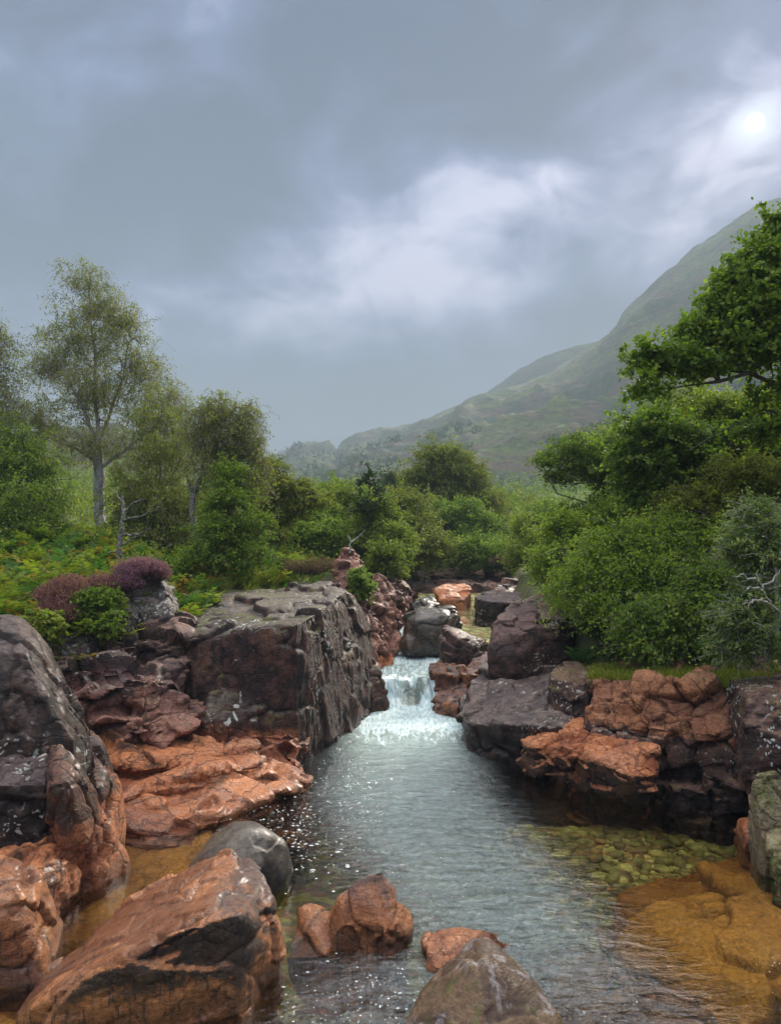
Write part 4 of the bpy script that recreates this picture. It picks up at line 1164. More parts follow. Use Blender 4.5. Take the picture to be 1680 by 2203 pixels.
# ------------------------------------------------------------------ foliage materials
L_birch = leaf_mat('birch_leaf', (.14, .165, .03), (.30, .34, .065), (.40, .29, .07), .42)
L_olive = leaf_mat('olive_leaf', (.10, .13, .022), (.23, .275, .045), (.31, .24, .06), .42)
L_green = leaf_mat('green_leaf', (.075, .13, .018), (.22, .33, .04), (.34, .36, .06), .42)
L_bright = leaf_mat('bright_leaf', (.14, .22, .02), (.34, .46, .055), (.48, .50, .09), .45)
L_alder = leaf_mat('alder_leaf', (.065, .12, .018), (.19, .29, .04), (.30, .34, .07), .45, .5)
L_dark = leaf_mat('dark_leaf', (0.033, 0.064, 0.020), (0.083, 0.121, 0.035), (0.105, 0.142, 0.050), .3)
L_willow = leaf_mat('willow_leaf', (.10, .15, .04), (.24, .32, .09), (.38, .42, .17), .35)
L_yell = leaf_mat('yellow_green_leaf', (.09, .145, .02), (.24, .31, .045), (.31, .30, .06), .42)
L_fern = leaf_mat('fern_leaf', (.10, .165, .02), (.26, .32, .04), (.38, .22, .055), .4)
L_fernd = leaf_mat('dark_fern_leaf', (0.045, 0.121, 0.027), (0.090, 0.199, 0.044), (0.150, 0.170, 0.037), .35)
L_rust = leaf_mat('rusty_fern_leaf', (0.300, 0.142, 0.044), (0.450, 0.270, 0.075), (0.180, 0.199, 0.037), .35)
L_heath = leaf_mat('heather_flower', (.19, .075, .13), (.33, .17, .25), (.16, .15, .06), .3)
L_heathd = leaf_mat('faded_heather', (0.180, 0.078, 0.094), (0.330, 0.170, 0.175), (0.500, 0.213, 0.112), .3)
L_heathb = leaf_mat('brown_heather', (0.105, 0.071, 0.044), (0.210, 0.142, 0.094), (0.240, 0.142, 0.138), .3)
L_grass = leaf_mat('grass_blade', (0.150, 0.199, 0.031), (0.300, 0.334, 0.062), (0.405, 0.327, 0.100), .4)
L_moss = leaf_mat('moss_grass', (0.135, 0.170, 0.019), (0.255, 0.298, 0.037), (0.330, 0.284, 0.062), .3)
B_birch = bark_mat('birch_bark', (.15, .135, .12), (.30, .28, .25), (.45, .43, .40))
B_dark = bark_mat('dark_bark', (.035, .028, .022), (.085, .07, .055))
B_lich = bark_mat('lichen_bark', (.06, .05, .04), (.15, .135, .11), (.30, .30, .26))
B_pale = bark_mat('pale_twig', (.25, .23, .20), (.42, .40, .36))

# ------------------------------------------------------------------ left trees
t = plant('birch_tree', 'tall airy pale stemmed birch with thin open crown rising above the left bank', 'tree',
          [[(222, 1165, 18), (216, 1080, 18), (214, 1000, 18), (212, 930, 18), (206, 850, 18.1), (204, 760, 18), (196, 680, 18), (188, 600, 18)],
           [(214, 960, 18), (232, 900, 18.2), (262, 820, 18.3), (280, 740, 18.2)], [(213, 950, 18), (180, 880, 17.8), (140, 800, 17.7), (120, 740, 17.6)],
           [(215, 1010, 18), (270, 970, 17.9), (330, 930, 17.7)], [(215, 1000, 18), (160, 960, 18.2), (90, 920, 18.3)]],
          [(185, 600, 60, 45, 18), (205, 660, 95, 60, 18), (180, 730, 125, 75, 18), (265, 700, 70, 70, 18), (300, 790, 75, 80, 18), (110, 780, 75, 70, 18), (210, 840, 140, 90, 18),
           (85, 900, 85, 70, 18), (330, 890, 75, 75, 18), (200, 950, 130, 55, 18), (350, 960, 55, 60, 18), (60, 960, 60, 50, 18), (375, 860, 35, 60, 18), (395, 930, 40, 60, 18), (20, 900, 40, 60, 18)],
          1300, 62000, (.045, .031), L_birch, B_birch, r0=.125, spread=.36, droop=.45, seed=11, twigs=5, shell=.25, gap=.0)
plant('birch_tree', 'open birch crown cut off by the left edge of the picture', 'tree',
      [[(-60, 1190, 16.5), (-50, 1000, 16.5), (-30, 850, 16.5), (-20, 740, 16.5)]],
      [(-15, 720, 42, 50, 16.5), (-20, 800, 60, 60, 16.5), (-10, 880, 60, 50, 16.5), (-50, 760, 60, 80, 16.5)],
      260, 12000, (.045, .032), L_birch, B_birch, r0=.09, spread=.42, droop=.5, seed=12)
plant('oak_tree', 'low dense brownish olive tree at the left edge below the birches', 'tree',
      [[(-10, 1230, 14.5), (10, 1120, 14.5), (50, 1050, 14.5)], [(0, 1150, 14.5), (-40, 1060, 14.5)]],
      [(30, 960, 85, 50, 15), (-10, 1010, 90, 70, 14.5), (70, 1010, 75, 55, 14.8), (20, 1080, 110, 60, 14), (110, 1075, 60, 40, 14.6), (30, 1130, 110, 40, 13.8)],
      340, 26000, (.050, .034), L_green, B_dark, r0=.10, spread=.34, droop=.3, seed=13, gap=.05)
plant('birch_tree', 'dense dark olive birch immediately right of the tall open birch', 'tree',
      [[(330, 1230, 15.5), (335, 1120, 15.5), (345, 1020, 15.5), (350, 920, 15.5)], [(335, 1130, 15.5), (300, 1040, 15.4)], [(340, 1080, 15.5), (390, 990, 15.6)]],
      [(345, 900, 60, 70, 15.8), (370, 960, 60, 60, 15.6), (330, 1020, 85, 70, 15.5), (300, 1090, 80, 60, 15.3), (370, 1090, 80, 70, 15.3), (340, 1160, 90, 50, 15.0)],
      560, 46000, (.044, .032), L_olive, B_lich, r0=.09, spread=.34, droop=.6, seed=14, gap=.04)
plant('birch_tree', 'twin stemmed birch with a thin grey crown and leafier base, second birch from the left', 'tree',
      [[(445, 1250, 13.5), (428, 1180, 13.5), (420, 1110, 13.5), (418, 1060, 13.5), (440, 1010, 13.6), (470, 950, 13.7), (480, 880, 13.7)],
       [(470, 1250, 13.6), (488, 1180, 13.6), (500, 1110, 13.7), (505, 1030, 13.8), (520, 950, 13.9)],
       [(421, 1120, 13.5), (400, 1135, 13.3), (375, 1115, 13.1), (345, 1090, 12.9), (322, 1088, 12.8)]],
      [(480, 880, 65, 45, 13.8), (440, 920, 60, 60, 13.7), (530, 930, 45, 60, 13.9), (490, 960, 80, 60, 13.8), (450, 1010, 60, 45, 13.6), (550, 1000, 38, 45, 14), (530, 1050, 60, 40, 13.9)],
      620, 26000, (.038, .027), L_birch, B_lich, r0=.085, spread=.26, droop=.5, seed=15, gap=.05)
plant('rowan_bush', 'bright mid green leafy sapling in front of the twin stemmed birch', 'bush',
      [[(480, 1260, 13), (490, 1150, 13), (495, 1050, 13)]],
      [(492, 1020, 28, 40, 13), (490, 1080, 50, 45, 13), (470, 1140, 60, 50, 12.9), (530, 1140, 50, 50, 13), (440, 1200, 60, 35, 12.8), (510, 1200, 60, 40, 12.8)],
      240, 26000, (.046, .032), L_green, B_dark, r0=.04, spread=.25, seed=16, gap=.06)
rt = empty('dead_tree', P(255, 1240, 12.6))
tag(rt, 'broken gnarled bare trunk with stubby branches standing before the tall birch', 'dead tree')
off = np.array(rt.location)
limbs_obj('trunk', [dead_limb([(252, 1245, 12.6), (258, 1200, 12.6), (260, 1150, 12.6), (268, 1105, 12.6), (262, 1065, 12.6)],   .065, .022, 1)], B_lich, rt, off)
for k, l in enumerate([[(262, 1120, 12.6), (300, 1112, 12.4), (340, 1095, 12.3)], [(264, 1150, 12.6), (300, 1150, 12.5), (325, 1135, 12.4)], [(258, 1178, 12.6), (285, 1158, 12.5), (300, 1150, 12.5)],
                       [(268, 1100, 12.6), (290, 1080, 12.5), (310, 1075, 12.6)], [(262, 1080, 12.6), (250, 1055, 12.7)], [(255, 1185, 12.6), (225, 1190, 12.6)]]):
    limbs_obj('branch', [dead_limb(l, .022, .006, 20 + k)], B_lich, rt, off)
plant('oak_tree', 'small wind shaped tree with dark bare lower limbs right of the twin stemmed birch', 'tree',
      [[(560, 1200, 17), (570, 1130, 17), (590, 1080, 17), (620, 1050, 17)], [(572, 1120, 17), (545, 1080, 17)], [(580, 1100, 17), (640, 1075, 17), (665, 1060, 17)]],
      [(585, 1010, 26, 28, 17), (560, 1060, 45, 40, 17), (620, 1050, 45, 30, 17), (665, 1075, 45, 28, 17.2), (600, 1100, 70, 35, 17), (560, 1150, 60, 35, 16.5)],
      230, 24000, (.062, .042), L_olive, B_dark, r0=.07, spread=.28, seed=17)
# middle distance
mids = [
    ('birch_tree', 'soft green birch filling the valley floor right of the central birch', [(1070, 1095, 50, 45, 38), (1110, 1150, 50, 45, 36), (1060, 1160, 45, 40, 35)], L_green, 65, (1085, 1215, 37)),
    ('alder_bush', 'mid green bush closing over the head of the stream', [(1020, 1190, 60, 30, 26), (1090, 1195, 50, 26, 26)], L_green, 66, (1050, 1235, 26)),
    ('alder_bush', 'mid green bush rising in the gap between olive trees and pink spire', [(650, 1075, 45, 28, 24), (720, 1060, 40, 26, 25), (770, 1075, 45, 30, 25), (690, 1110, 70, 35, 23)], L_green, 61, (700, 1200, 24)),
    ('alder_bush', 'light green bush bordering the left bank just past the pink spire', [(820, 1120, 40, 40, 20), (850, 1165, 35, 40, 19), (830, 1200, 35, 30, 18)], L_yell, 62, (835, 1250, 18)),
    ('alder_bush', 'olive bush in the mist between central birch and right bank', [(1100, 1090, 40, 28, 45), (1150, 1110, 60, 30, 42), (1060, 1110, 30, 30, 45)], L_olive, 63, (1110, 1200, 44)),
    ('alder_bush', 'low yellow green bush under the wind bent tree beside the misty gap', [(1150, 1130, 40, 30, 22), (1180, 1170, 50, 40, 20), (1130, 1190, 35, 25, 22)], L_yell, 64, (1170, 1235, 21)),
    ('alder_bush', 'rounded mid green alder bush behind the far end of the big block', [(640, 1120, 80, 50, 20), (600, 1170, 70, 45, 19), (680, 1165, 70, 50, 19), (620, 1210, 70, 25, 18)], L_green, 18, (640, 1240, 19)),
    ('alder_bush', 'yellowish green bush left of the pink spire', [(700, 1110, 60, 45, 21), (740, 1080, 40, 40, 21.5), (720, 1160, 70, 50, 20), (700, 1200, 45, 25, 19)], L_yell, 19, (720, 1235, 20)),
    ('alder_bush', 'broad green alder bush behind the pink spire', [(780, 1110, 60, 50, 22), (820, 1160, 50, 50, 20), (780, 1180, 60, 50, 21), (840, 1200, 30, 40, 19)], L_green, 20, (800, 1250, 20)),
    ('birch_tree', 'small olive tree in the gap before the notch of the hill', [(690, 1080, 35, 25, 26), (650, 1070, 40, 25, 26), (720, 1100, 40, 40, 26)], L_olive, 22, (690, 1180, 26)),
    ('oak_tree', 'dark spreading tree left of the central birch with shade under its boughs', [(860, 1090, 60, 40, 27), (820, 1100, 50, 40, 27), (880, 1140, 60, 45, 26), (910, 1180, 60, 40, 25), (870, 1200, 40, 30, 25)], L_olive, 23, (880, 1240, 27)),
    ('birch_tree', 'olive crowned birch in the centre standing above the other bushes', [(955, 978, 52, 30, 33), (918, 1030, 45, 34, 33), (1000, 1025, 48, 36, 33), (955, 1080, 90, 45, 33), (1030, 1085, 55, 50, 33), (960, 1020, 50, 30, 33)], L_olive, 24, (965, 1230, 33)),
    ('alder_tree', 'broad dark green alder under the central birch at the head of the stream', [(960, 1120, 80, 45, 30), (1020, 1130, 55, 45, 30), (950, 1175, 80, 40, 29), (1030, 1180, 60, 40, 29), (930, 1205, 60, 20, 28), (1000, 1210, 60, 18, 28)], L_green, 25, (990, 1240, 30)),
    ('oak_tree', 'narrow dark little tree against the misty hill left of the central birch', [(850, 1045, 18, 26, 40), (872, 1050, 14, 24, 40), (855, 1085, 25, 25, 40)], L_dark, 26, (860, 1150, 40)),
    ('alder_bush', 'yellow green bush in mist just right of the central birch', [(1080, 1120, 45, 45, 36), (1060, 1170, 40, 40, 34), (1110, 1160, 50, 40, 34)], L_yell, 27, (1080, 1220, 35)),
    ('alder_bush', 'pale misty green bush where the stream bends away to the right', [(1140, 1150, 50, 40, 30), (1180, 1120, 50, 50, 30), (1160, 1195, 60, 25, 27)], L_green, 28, (1160, 1230, 28)),
]
for (nm, lb, bl, lm, sd, bs) in mids:
    d0 = bs[2]
    tops = min(bl, key=lambda q: q[1])
    mm = [[bs, ((bs[0] + tops[0]) / 2 + 4, (bs[1] + tops[1]) / 2, (d0 + tops[4]) / 2), (tops[0], tops[1] + tops[3] * .3, tops[4])]]
    ar = sum(q[2] * q[3] for q in bl)
    sz = .029 * (d0 / 13) ** .75
    plant(nm, lb, 'bush' if 'bush' in nm else 'tree', mm, bl, int(90 + ar / 32), int(min(46000, 9000 + ar * 2.8)), (sz * 1.9, sz * 1.25), lm, B_lich if 'birch' in nm else B_dark, r0=.008 * d0 ** .9, spread=.02 * d0,
          seed=sd, twigs=4)
rt = empty('alder_sapling', P(792, 1130, 20)); off = np.array(rt.location)
bpy.data.objects.remove(rt)
plant('alder_sapling', 'spindly leafless topped sapling poking above the bushes against the hill', 'sapling',
      [[(790, 1150, 19.5), (793, 1080, 19.5), (796, 1030, 19.5), (794, 985, 19.5)], [(793, 1080, 19.5), (772, 1040, 19.5), (765, 1010, 19.5)], [(795, 1060, 19.5), (815, 1030, 19.5), (818, 1010, 19.5)]],
      [(795, 1020, 14, 30, 19.5), (775, 1050, 18, 25, 19.5), (815, 1050, 16, 25, 19.5), (795, 1090, 40, 25, 19.5)], 50, 1500, (.085, .06), L_dark, B_dark, r0=.03, spread=.2, seed=29)
plant('oak_tree', 'broad yellow green tree joining the wind bent tree to the large alder', 'tree',
      [[(1420, 1150, 16), (1400, 1040, 16), (1390, 960, 16)]],
      [(1360, 940, 60, 40, 16), (1420, 910, 60, 50, 16), (1480, 880, 60, 50, 16), (1310, 960, 50, 30, 16), (1380, 1010, 70, 60, 16), (1460, 1000, 70, 60, 16)],
      330, 34000, (.058, .040), L_yell, B_dark, r0=.1, spread=.36, seed=52)
plant('alder_bush', 'leafy mid green bush leaning over the big round boulder by the stream', 'bush',
      [[(1260, 1330, 12), (1240, 1260, 12), (1220, 1190, 12)]],
      [(1210, 1130, 45, 40, 13), (1240, 1190, 50, 40, 12.5), (1195, 1200, 45, 30, 13.5), (1230, 1250, 50, 30, 12), (1270, 1290, 40, 30, 11.7)],
      240, 24000, (.050, .032), L_bright, B_dark, r0=.05, spread=.28, seed=53, droop=.2)
# small bush on the pink cliff and ferns
plant('alder_bush', 'small leafy shrub growing from the pink cliff beside the spire', 'bush', [[(765, 1300, 14.6), (770, 1270, 14.6), (775, 1240, 14.6)]],
      [(775, 1245, 22, 28, 14.6), (760, 1280, 18, 20, 14.5), (785, 1270, 15, 18, 14.6)], 60, 5000, (.06, .04), L_green, B_dark, r0=.02, spread=.16, seed=30)
plant('willow_bush', 'small round leaved green shrub between the dark heather and the leaning stone', 'bush', [[(200, 1375, 9.3), (205, 1330, 9.35), (215, 1290, 9.4)]],
      [(200, 1300, 32, 35, 9.4), (225, 1340, 25, 25, 9.2), (175, 1330, 20, 25, 9.3), (235, 1290, 20, 20, 9.5)], 90, 7000, (.045, .034), L_green, B_dark, r0=.018, spread=.13, seed=31)
plant('willow_bush', 'small yellow green leafed shrub at the foot of the dark heather near the left boulder', 'bush', [[(110, 1395, 8.6), (105, 1360, 8.6)]],
      [(105, 1345, 25, 28, 8.6), (80, 1335, 25, 20, 8.7)], 40, 3000, (.055, .04), L_fern, B_dark, r0=.012, spread=.12, seed=32)

# ------------------------------------------------------------------ right bank trees
plant('alder_tree', 'large dark green alder reaching in from the right edge high above the bank', 'tree',
      [[(1790, 1330, 9.6), (1760, 1150, 9.5), (1730, 980, 9.4), (1700, 820, 9.3), (1690, 650, 9.2), (1690, 520, 9.2)],
       [(1720, 920, 9.4), (1660, 885, 9.1), (1560, 925, 8.9), (1480, 965, 8.8)], [(1700, 830, 9.3), (1600, 810, 9.0), (1500, 830, 8.8), (1400, 835, 8.6), (1360, 845, 8.5)],
       [(1695, 720, 9.2), (1620, 740, 8.9), (1540, 770, 8.8)], [(1692, 620, 9.2), (1640, 620, 8.9), (1590, 650, 8.8)], [(1730, 980, 9.4), (1790, 880, 9.5), (1830, 760, 9.5), (1820, 640, 9.5)], [(1690, 760, 9.2), (1560, 745, 9), (1460, 770, 8.8), (1400, 760, 8.7)]],
      [(1680, 500, 40, 50, 9.2), (1650, 565, 55, 45, 9.0), (1600, 610, 60, 40, 8.9), (1660, 650, 70, 50, 9.0), (1570, 670, 65, 45, 8.9), (1530, 720, 65, 40, 8.8), (1640, 740, 80, 50, 9.0),
       (1400, 765, 45, 22, 8.6), (1450, 775, 40, 28, 8.7), (1500, 780, 55, 35, 8.8), (1580, 800, 70, 40, 8.9), (1395, 835, 32, 14, 8.5), (1660, 830, 70, 45, 9.1), (1640, 900, 60, 40, 9.2), (1790, 560, 80, 80, 9.4), (1830, 720, 90, 80, 9.5), (1840, 880, 80, 70, 9.5)],
      1150, 62000, (.056, .043), L_alder, B_dark, r0=.13, spread=.26, seed=41, hexa=True, twigs=4, gap=.22, flatl=.7)
plant('birch_tree', 'yellow green leafy tree behind and beneath the large alder', 'tree',
      [[(1640, 1200, 12.5), (1620, 1050, 12.5), (1600, 930, 12.5)]],
      [(1560, 890, 90, 40, 12.5), (1650, 900, 60, 50, 12.8), (1620, 970, 90, 50, 12.5), (1500, 930, 60, 30, 12.3)],
      330, 34000, (.055, .042), L_yell, B_dark, r0=.10, spread=.32, seed=42)
plant('alder_tree', 'mid green round leaved tree in front of the misty slope left of the large alder', 'tree',
      [[(1500, 1230, 11.5), (1480, 1120, 11.5), (1440, 1020, 11.4), (1400, 950, 11.3)], [(1470, 1080, 11.5), (1540, 1000, 11.5)]],
      [(1400, 925, 62, 45, 11.3), (1470, 950, 60, 40, 11.4), (1370, 985, 65, 40, 11.3), (1480, 1010, 80, 50, 11.5), (1390, 1050, 60, 45, 11.4)],
      300, 24000, (.062, .048), L_alder, B_lich, r0=.08, spread=.27, seed=43, hexa=True)
plant('willow_tree', 'olive small leaved tree with dark inner limbs filling the right edge', 'tree',
      [[(1660, 1300, 10.5), (1640, 1180, 10.5), (1600, 1080, 10.5)], [(1640, 1180, 10.5), (1560, 1120, 10.3), (1480, 1090, 10.1)], [(1645, 1200, 10.5), (1720, 1080, 10.5)]],
      [(1580, 1030, 75, 50, 10.6), (1660, 1040, 60, 50, 10.8), (1540, 1100, 90, 55, 10.5), (1640, 1110, 80, 60, 10.6), (1470, 1100, 55, 50, 10.6)],
      380, 46000, (.045, .032), L_olive, B_dark, r0=.08, spread=.26, seed=44)
plant('oak_tree', 'wind bent olive green tree whose bare boughs point left over the stream', 'tree',
      [[(1420, 1240, 14), (1380, 1150, 14), (1330, 1090, 14), (1290, 1050, 14), (1262, 1020, 14)], [(1400, 1060, 13.6), (1350, 1050, 13.7), (1280, 1040, 13.8), (1220, 1040, 13.9), (1170, 1030, 14)],
       [(1340, 1110, 14), (1260, 1085, 13.9), (1200, 1060, 13.9)], [(1350, 1130, 14), (1250, 1110, 13.9), (1160, 1095, 13.9)]],
      [(1235, 965, 50, 28, 14), (1185, 990, 45, 18, 14), (1260, 1000, 60, 26, 14), (1330, 970, 55, 45, 13.8), (1300, 1010, 60, 40, 13.8), (1210, 1020, 50, 18, 14), (1310, 1030, 50, 25, 14), (1220, 1100, 55, 14, 14), (1300, 1080, 50, 25, 13.8)],
  360, 30000, (.050, .034), L_green, B_lich, r0=.07, spread=.26, seed=45)
plant('alder_bush', 'dark mid green bush mass below the wind bent olive tree', 'bush',
      [[(1330, 1300, 13), (1310, 1200, 13), (1300, 1120, 13)]],
      [(1330, 1110, 75, 50, 13), (1260, 1150, 60, 45, 13.2), (1380, 1130, 70, 50, 12.8), (1300, 1190, 80, 45, 12.8), (1220, 1200, 50, 35, 13.5), (1210, 1150, 45, 40, 15)],
      330, 38000, (.055, .036), L_green, B_dark, r0=.06, spread=.34, seed=46, gap=.08)
plant('rowan_bush', 'brightest green feathery bush spilling over the middle of the right bank', 'bush',
      [[(1440, 1400, 10.2), (1420, 1300, 10.2), (1400, 1200, 10.1)], [(1420, 1300, 10.2), (1330, 1240, 10)], [(1425, 1310, 10.2), (1500, 1230, 10)]],
      [(1340, 1170, 70, 35, 10.2), (1430, 1150, 75, 40, 10.2), (1290, 1220, 55, 40, 10.1), (1370, 1230, 80, 45, 9.9), (1470, 1220, 70, 45, 10), (1250, 1270, 45, 35, 10.2), (1330, 1290, 65, 35, 9.9), (1530, 1160, 60, 40, 10.2)],
      420, 44000, (.050, .027), L_bright, B_lich, r0=.05, spread=.34, droop=.1, seed=47, gap=.10)
plant('rowan_bush', 'drooping green bush hanging over the mossy top of the jointed wall', 'bush',
      [[(1500, 1430, 9.3), (1480, 1370, 9.3), (1440, 1310, 9.2)], [(1490, 1390, 9.3), (1560, 1320, 9.2)]],
      [(1400, 1320, 60, 35, 9.2), (1470, 1300, 70, 40, 9.2), (1380, 1365, 50, 30, 9.1), (1450, 1370, 60, 30, 9.1), (1540, 1330, 60, 40, 9.1), (1540, 1250, 60, 45, 9.3)],
      300, 27000, (.056, .032), L_green, B_lich, r0=.04, spread=.32, droop=.15, seed=48, gap=.10)
plant('willow_bush', 'grey green willow with bare pale twigs at the right edge of the bank', 'bush',
      [[(1690, 1460, 7.6), (1670, 1350, 7.6), (1650, 1230, 7.6), (1640, 1130, 7.7)], [(1680, 1400, 7.6), (1600, 1340, 7.5)], [(1675, 1330, 7.6), (1720, 1200, 7.6)]],
      [(1640, 1120, 50, 45, 7.8), (1670, 1190, 50, 50, 7.7), (1600, 1180, 45, 40, 7.8), (1640, 1280, 55, 50, 7.7), (1590, 1330, 50, 40, 7.6), (1660, 1370, 50, 45, 7.6), (1580, 1390, 40, 25, 7.7)],
      330, 24000, (.042, .026), L_willow, B_pale, r0=.03, spread=.21, seed=49, bare=.25)
plant('holly_bush', 'very dark shaded shrub under the hanging bush beside the big round boulder', 'bush',
      [[(1330, 1420, 10.8), (1330, 1360, 10.8)]],
      [(1290, 1330, 50, 35, 11), (1350, 1370, 60, 40, 10.6), (1430, 1400, 60, 28, 10.1), (1270, 1290, 40, 30, 11.6)],
      150, 15000, (.055, .040), L_dark, B_dark, r0=.03, spread=.22, seed=50)
plant('holly_bush', 'dark green shrub above the big round boulder on the right bank', 'bush',
      [[(1230, 1330, 13), (1225, 1280, 13)]], [(1210, 1240, 50, 35, 14), (1240, 1280, 35, 30, 12.8), (1180, 1220, 40, 25, 16)], 130, 13000, (.055, .038), L_green, B_dark, r0=.03, spread=.24, seed=51)
rt = empty('dead_branch', P(1690, 1330, 7.3)); tag(rt, 'bleached bare branching twig in front of the grey green willow', 'branch'); off = np.array(rt.location)
limbs_obj('stem', [dead_limb(l, .011, .003, 60 + k) for k, l in enumerate([
    [(1690, 1330, 7.3), (1655, 1300, 7.2), (1640, 1270, 7.2), (1625, 1235, 7.2)], [(1650, 1295, 7.2), (1620, 1290, 7.1), (1595, 1300, 7.1)], [(1640, 1270, 7.2), (1615, 1262, 7.1), (1600, 1270, 7.1)],
    [(1640, 1265, 7.2), (1665, 1240, 7.2), (1680, 1225, 7.2)], [(1632, 1250, 7.2), (1600, 1235, 7.1), (1575, 1240, 7.1)], [(1620, 1290, 7.1), (1610, 1310, 7.1)]])], B_pale, rt, off)
rt = empty('dead_branch', P(735, 1235, 15.0)); tag(rt, 'small bleached forked twig on top of the pink spire', 'branch'); off = np.array(rt.location)
limbs_obj('stem', [dead_limb(l, .02, .006, 70 + k) for k, l in enumerate([[(752, 1190, 15), (756, 1165, 15), (748, 1150, 15)], [(755, 1168, 15), (770, 1155, 15), (785, 1140, 15)]])], B_pale, rt, off)

# ------------------------------------------------------------------ ground cover
def gz(x, y):
    return ground_z(np.atleast_1d(x), np.atleast_1d(y))


def scatter(npts, xr_, yr_, seed, cond):
    r = np.random.RandomState(seed)
    x = xr_[0] + (xr_[1] - xr_[0]) * r.rand(npts); y = yr_[0] + (yr_[1] - yr_[0]) * r.rand(npts) ** 1.2
    m = cond(x, y)
    x, y = x[m], y[m]
    return np.stack([x, y, ground_z(x, y)], 1), r


def brackens(name, npl, xr_, yr_, seed, cond, mat, L=(.45, .85), per=6):
    c, r = scatter(npl, xr_, yr_, seed, cond)
    n = len(c)
    B = np.repeat(c, per, 0) + r.normal(size=(n * per, 3)) * np.array([.05, .05, 0])
    Ls = L[0] + (L[1] - L[0]) * r.rand(n * per)
    V, Fq, own = fronds(B, Ls, r.rand(n * per) * 6.283, np.radians(50 + 30 * r.rand(n * per)), seed)
    pr = np.repeat(np.repeat(r.rand(n), per), 1)
    q = r.rand(len(own))
    A = np.stack([np.clip(.6 * pr[own] + .4 * q, 0, 1), np.clip(r.rand(n * per)[own], 0, 1), q, q * 0 + 1], 1)
    o = mesh_np(name, V, Fq, mat, smooth=False, attrs={'lf': np.repeat(A, 4, 0)})
    tag(o, kind='stuff')


lft = lambda m: (lambda x, y: (x < eL(y) - m) & ~((y < 13.6) & (x > -2.9) & (x < -.3)) & ~((y < 10.4) & (x > -3.0)))
brackens('bracken', 620, (-9, -1.0), (8.8, 17), 201, lft(.25), L_fern)
brackens('bracken', 260, (-9, -1.0), (8.8, 16), 202, lft(.3), L_fernd)
brackens('bracken', 90, (-7, -2.4), (8.9, 14), 203, lft(.3), L_rust, (.35, .65))
brackens('bracken', 120, (-2.9, -.4), (12.9, 16), 204, lambda x, y: (x < eL(y) - .1), L_fern, (.3, .55))
brackens('bracken', 260, (2.2, 9), (8.5, 16), 205, lambda x, y: x > eR(y) + .5, L_fernd, (.3, .6))


def tufts(name, npl, xr_, yr_, seed, cond, mat, h=(.12, .3), per=26, zoff=0.0, zf=None):
    c, r = scatter(npl, xr_, yr_, seed, cond)
    if zf is not None: c[:, 2] = zf(c)
    n = len(c)
    B = np.repeat(c, per, 0) + r.normal(size=(n * per, 3)) * np.array([.06, .06, 0]) + np.array([0, 0, zoff])
    d = unit(r.normal(size=(n * per, 3)) * np.array([.55, .55, .1]) + np.array([0, 0, 1.0]))
    L = h[0] + (h[1] - h[0]) * r.rand(n * per)
    V, Fq, k = leaf_quads(B + d * L[:, None] * .5, d, unit(r.normal(size=(n * per, 3))), L, np.full(n * per, .009))
    q = r.rand(n * per)
    A = np.stack([q, r.rand(n * per), q, q * 0 + 1], 1)
    o = mesh_np(name, V, Fq, mat, smooth=False, attrs={'lf': np.repeat(A, k, 0)}); tag(o, kind='stuff')


tufts('grass', 900, (-8, -.6), (8.3, 15), 211, lambda x, y: (x < eL(y) - .0) & ~((y < 13.0) & (x > -2.7)), L_grass)
tufts('grass', 160, (-2.9, -.6), (12.6, 14.5), 212, lambda x, y: x < 0, L_grass, (.15, .35))
def ledge_top(c):
    return c[:, 2]


tufts('moss', 1300, (2.4, 5.2), (8.0, 11), 213, lambda x, y: (x > eR(y) - .05), L_moss, (.04, .12), 30, .0)


def cloud_cover(name, npl, xr_, yr_, seed, cond, mat, sz, hgt, per=40, rad=.45):
    c, r = scatter(npl, xr_, yr_, seed, cond)
    n = len(c)
    v = unit(r.normal(size=(n * per, 3))); v[:, 2] = np.abs(v[:, 2])
    s = np.repeat(.5 + r.rand(n), per)[:, None]
    sc_ = (0.6 + c[:, 1:2] / 25)
    B = np.repeat(c, per, 0) + v * np.array([rad, rad, hgt]) * s * (0.6 + .4 * r.rand(n * per, 1)) * np.repeat(sc_, per, 0)
    L = sz * (.6 + .8 * r.rand(n * per)) * np.repeat(sc_[:, 0], per)
    V, Fq, k = leaf_quads(B, unit(r.normal(size=(n * per, 3))), unit(v + r.normal(size=(n * per, 3)) * .5), L, L * .6)
    q = r.rand(n * per)
    A = np.stack([.5 * q + .5 * np.repeat(r.rand(n), per), r.rand(n * per), q, q * 0 + 1], 1)
    o = mesh_np(name, V, Fq, mat, smooth=False, attrs={'lf': np.repeat(A, k, 0)}); tag(o, kind='stuff')


bank = lambda x, y: ((x < eL(y) - .4) & ((y > 14.5) | (x < -3.4))) | (x > eR(y) + .7) | (y > 29)
cloud_cover('undergrowth', 1700, (-22, 22), (11, 45), 221, bank, L_green, .055, .55)
cloud_cover('undergrowth', 1100, (-22, 22), (12, 50), 222, bank, L_olive, .055, .8)
cloud_cover('undergrowth', 420, (2.6, 7), (8.6, 13), 223, lambda x, y: x > eR(y) + .7, L_dark, .045, .5, 60)
cloud_cover('undergrowth', 1500, (-60, 70), (45, 150), 224, lambda x, y: x == x, L_green, .07, 1.0, 50, .7)
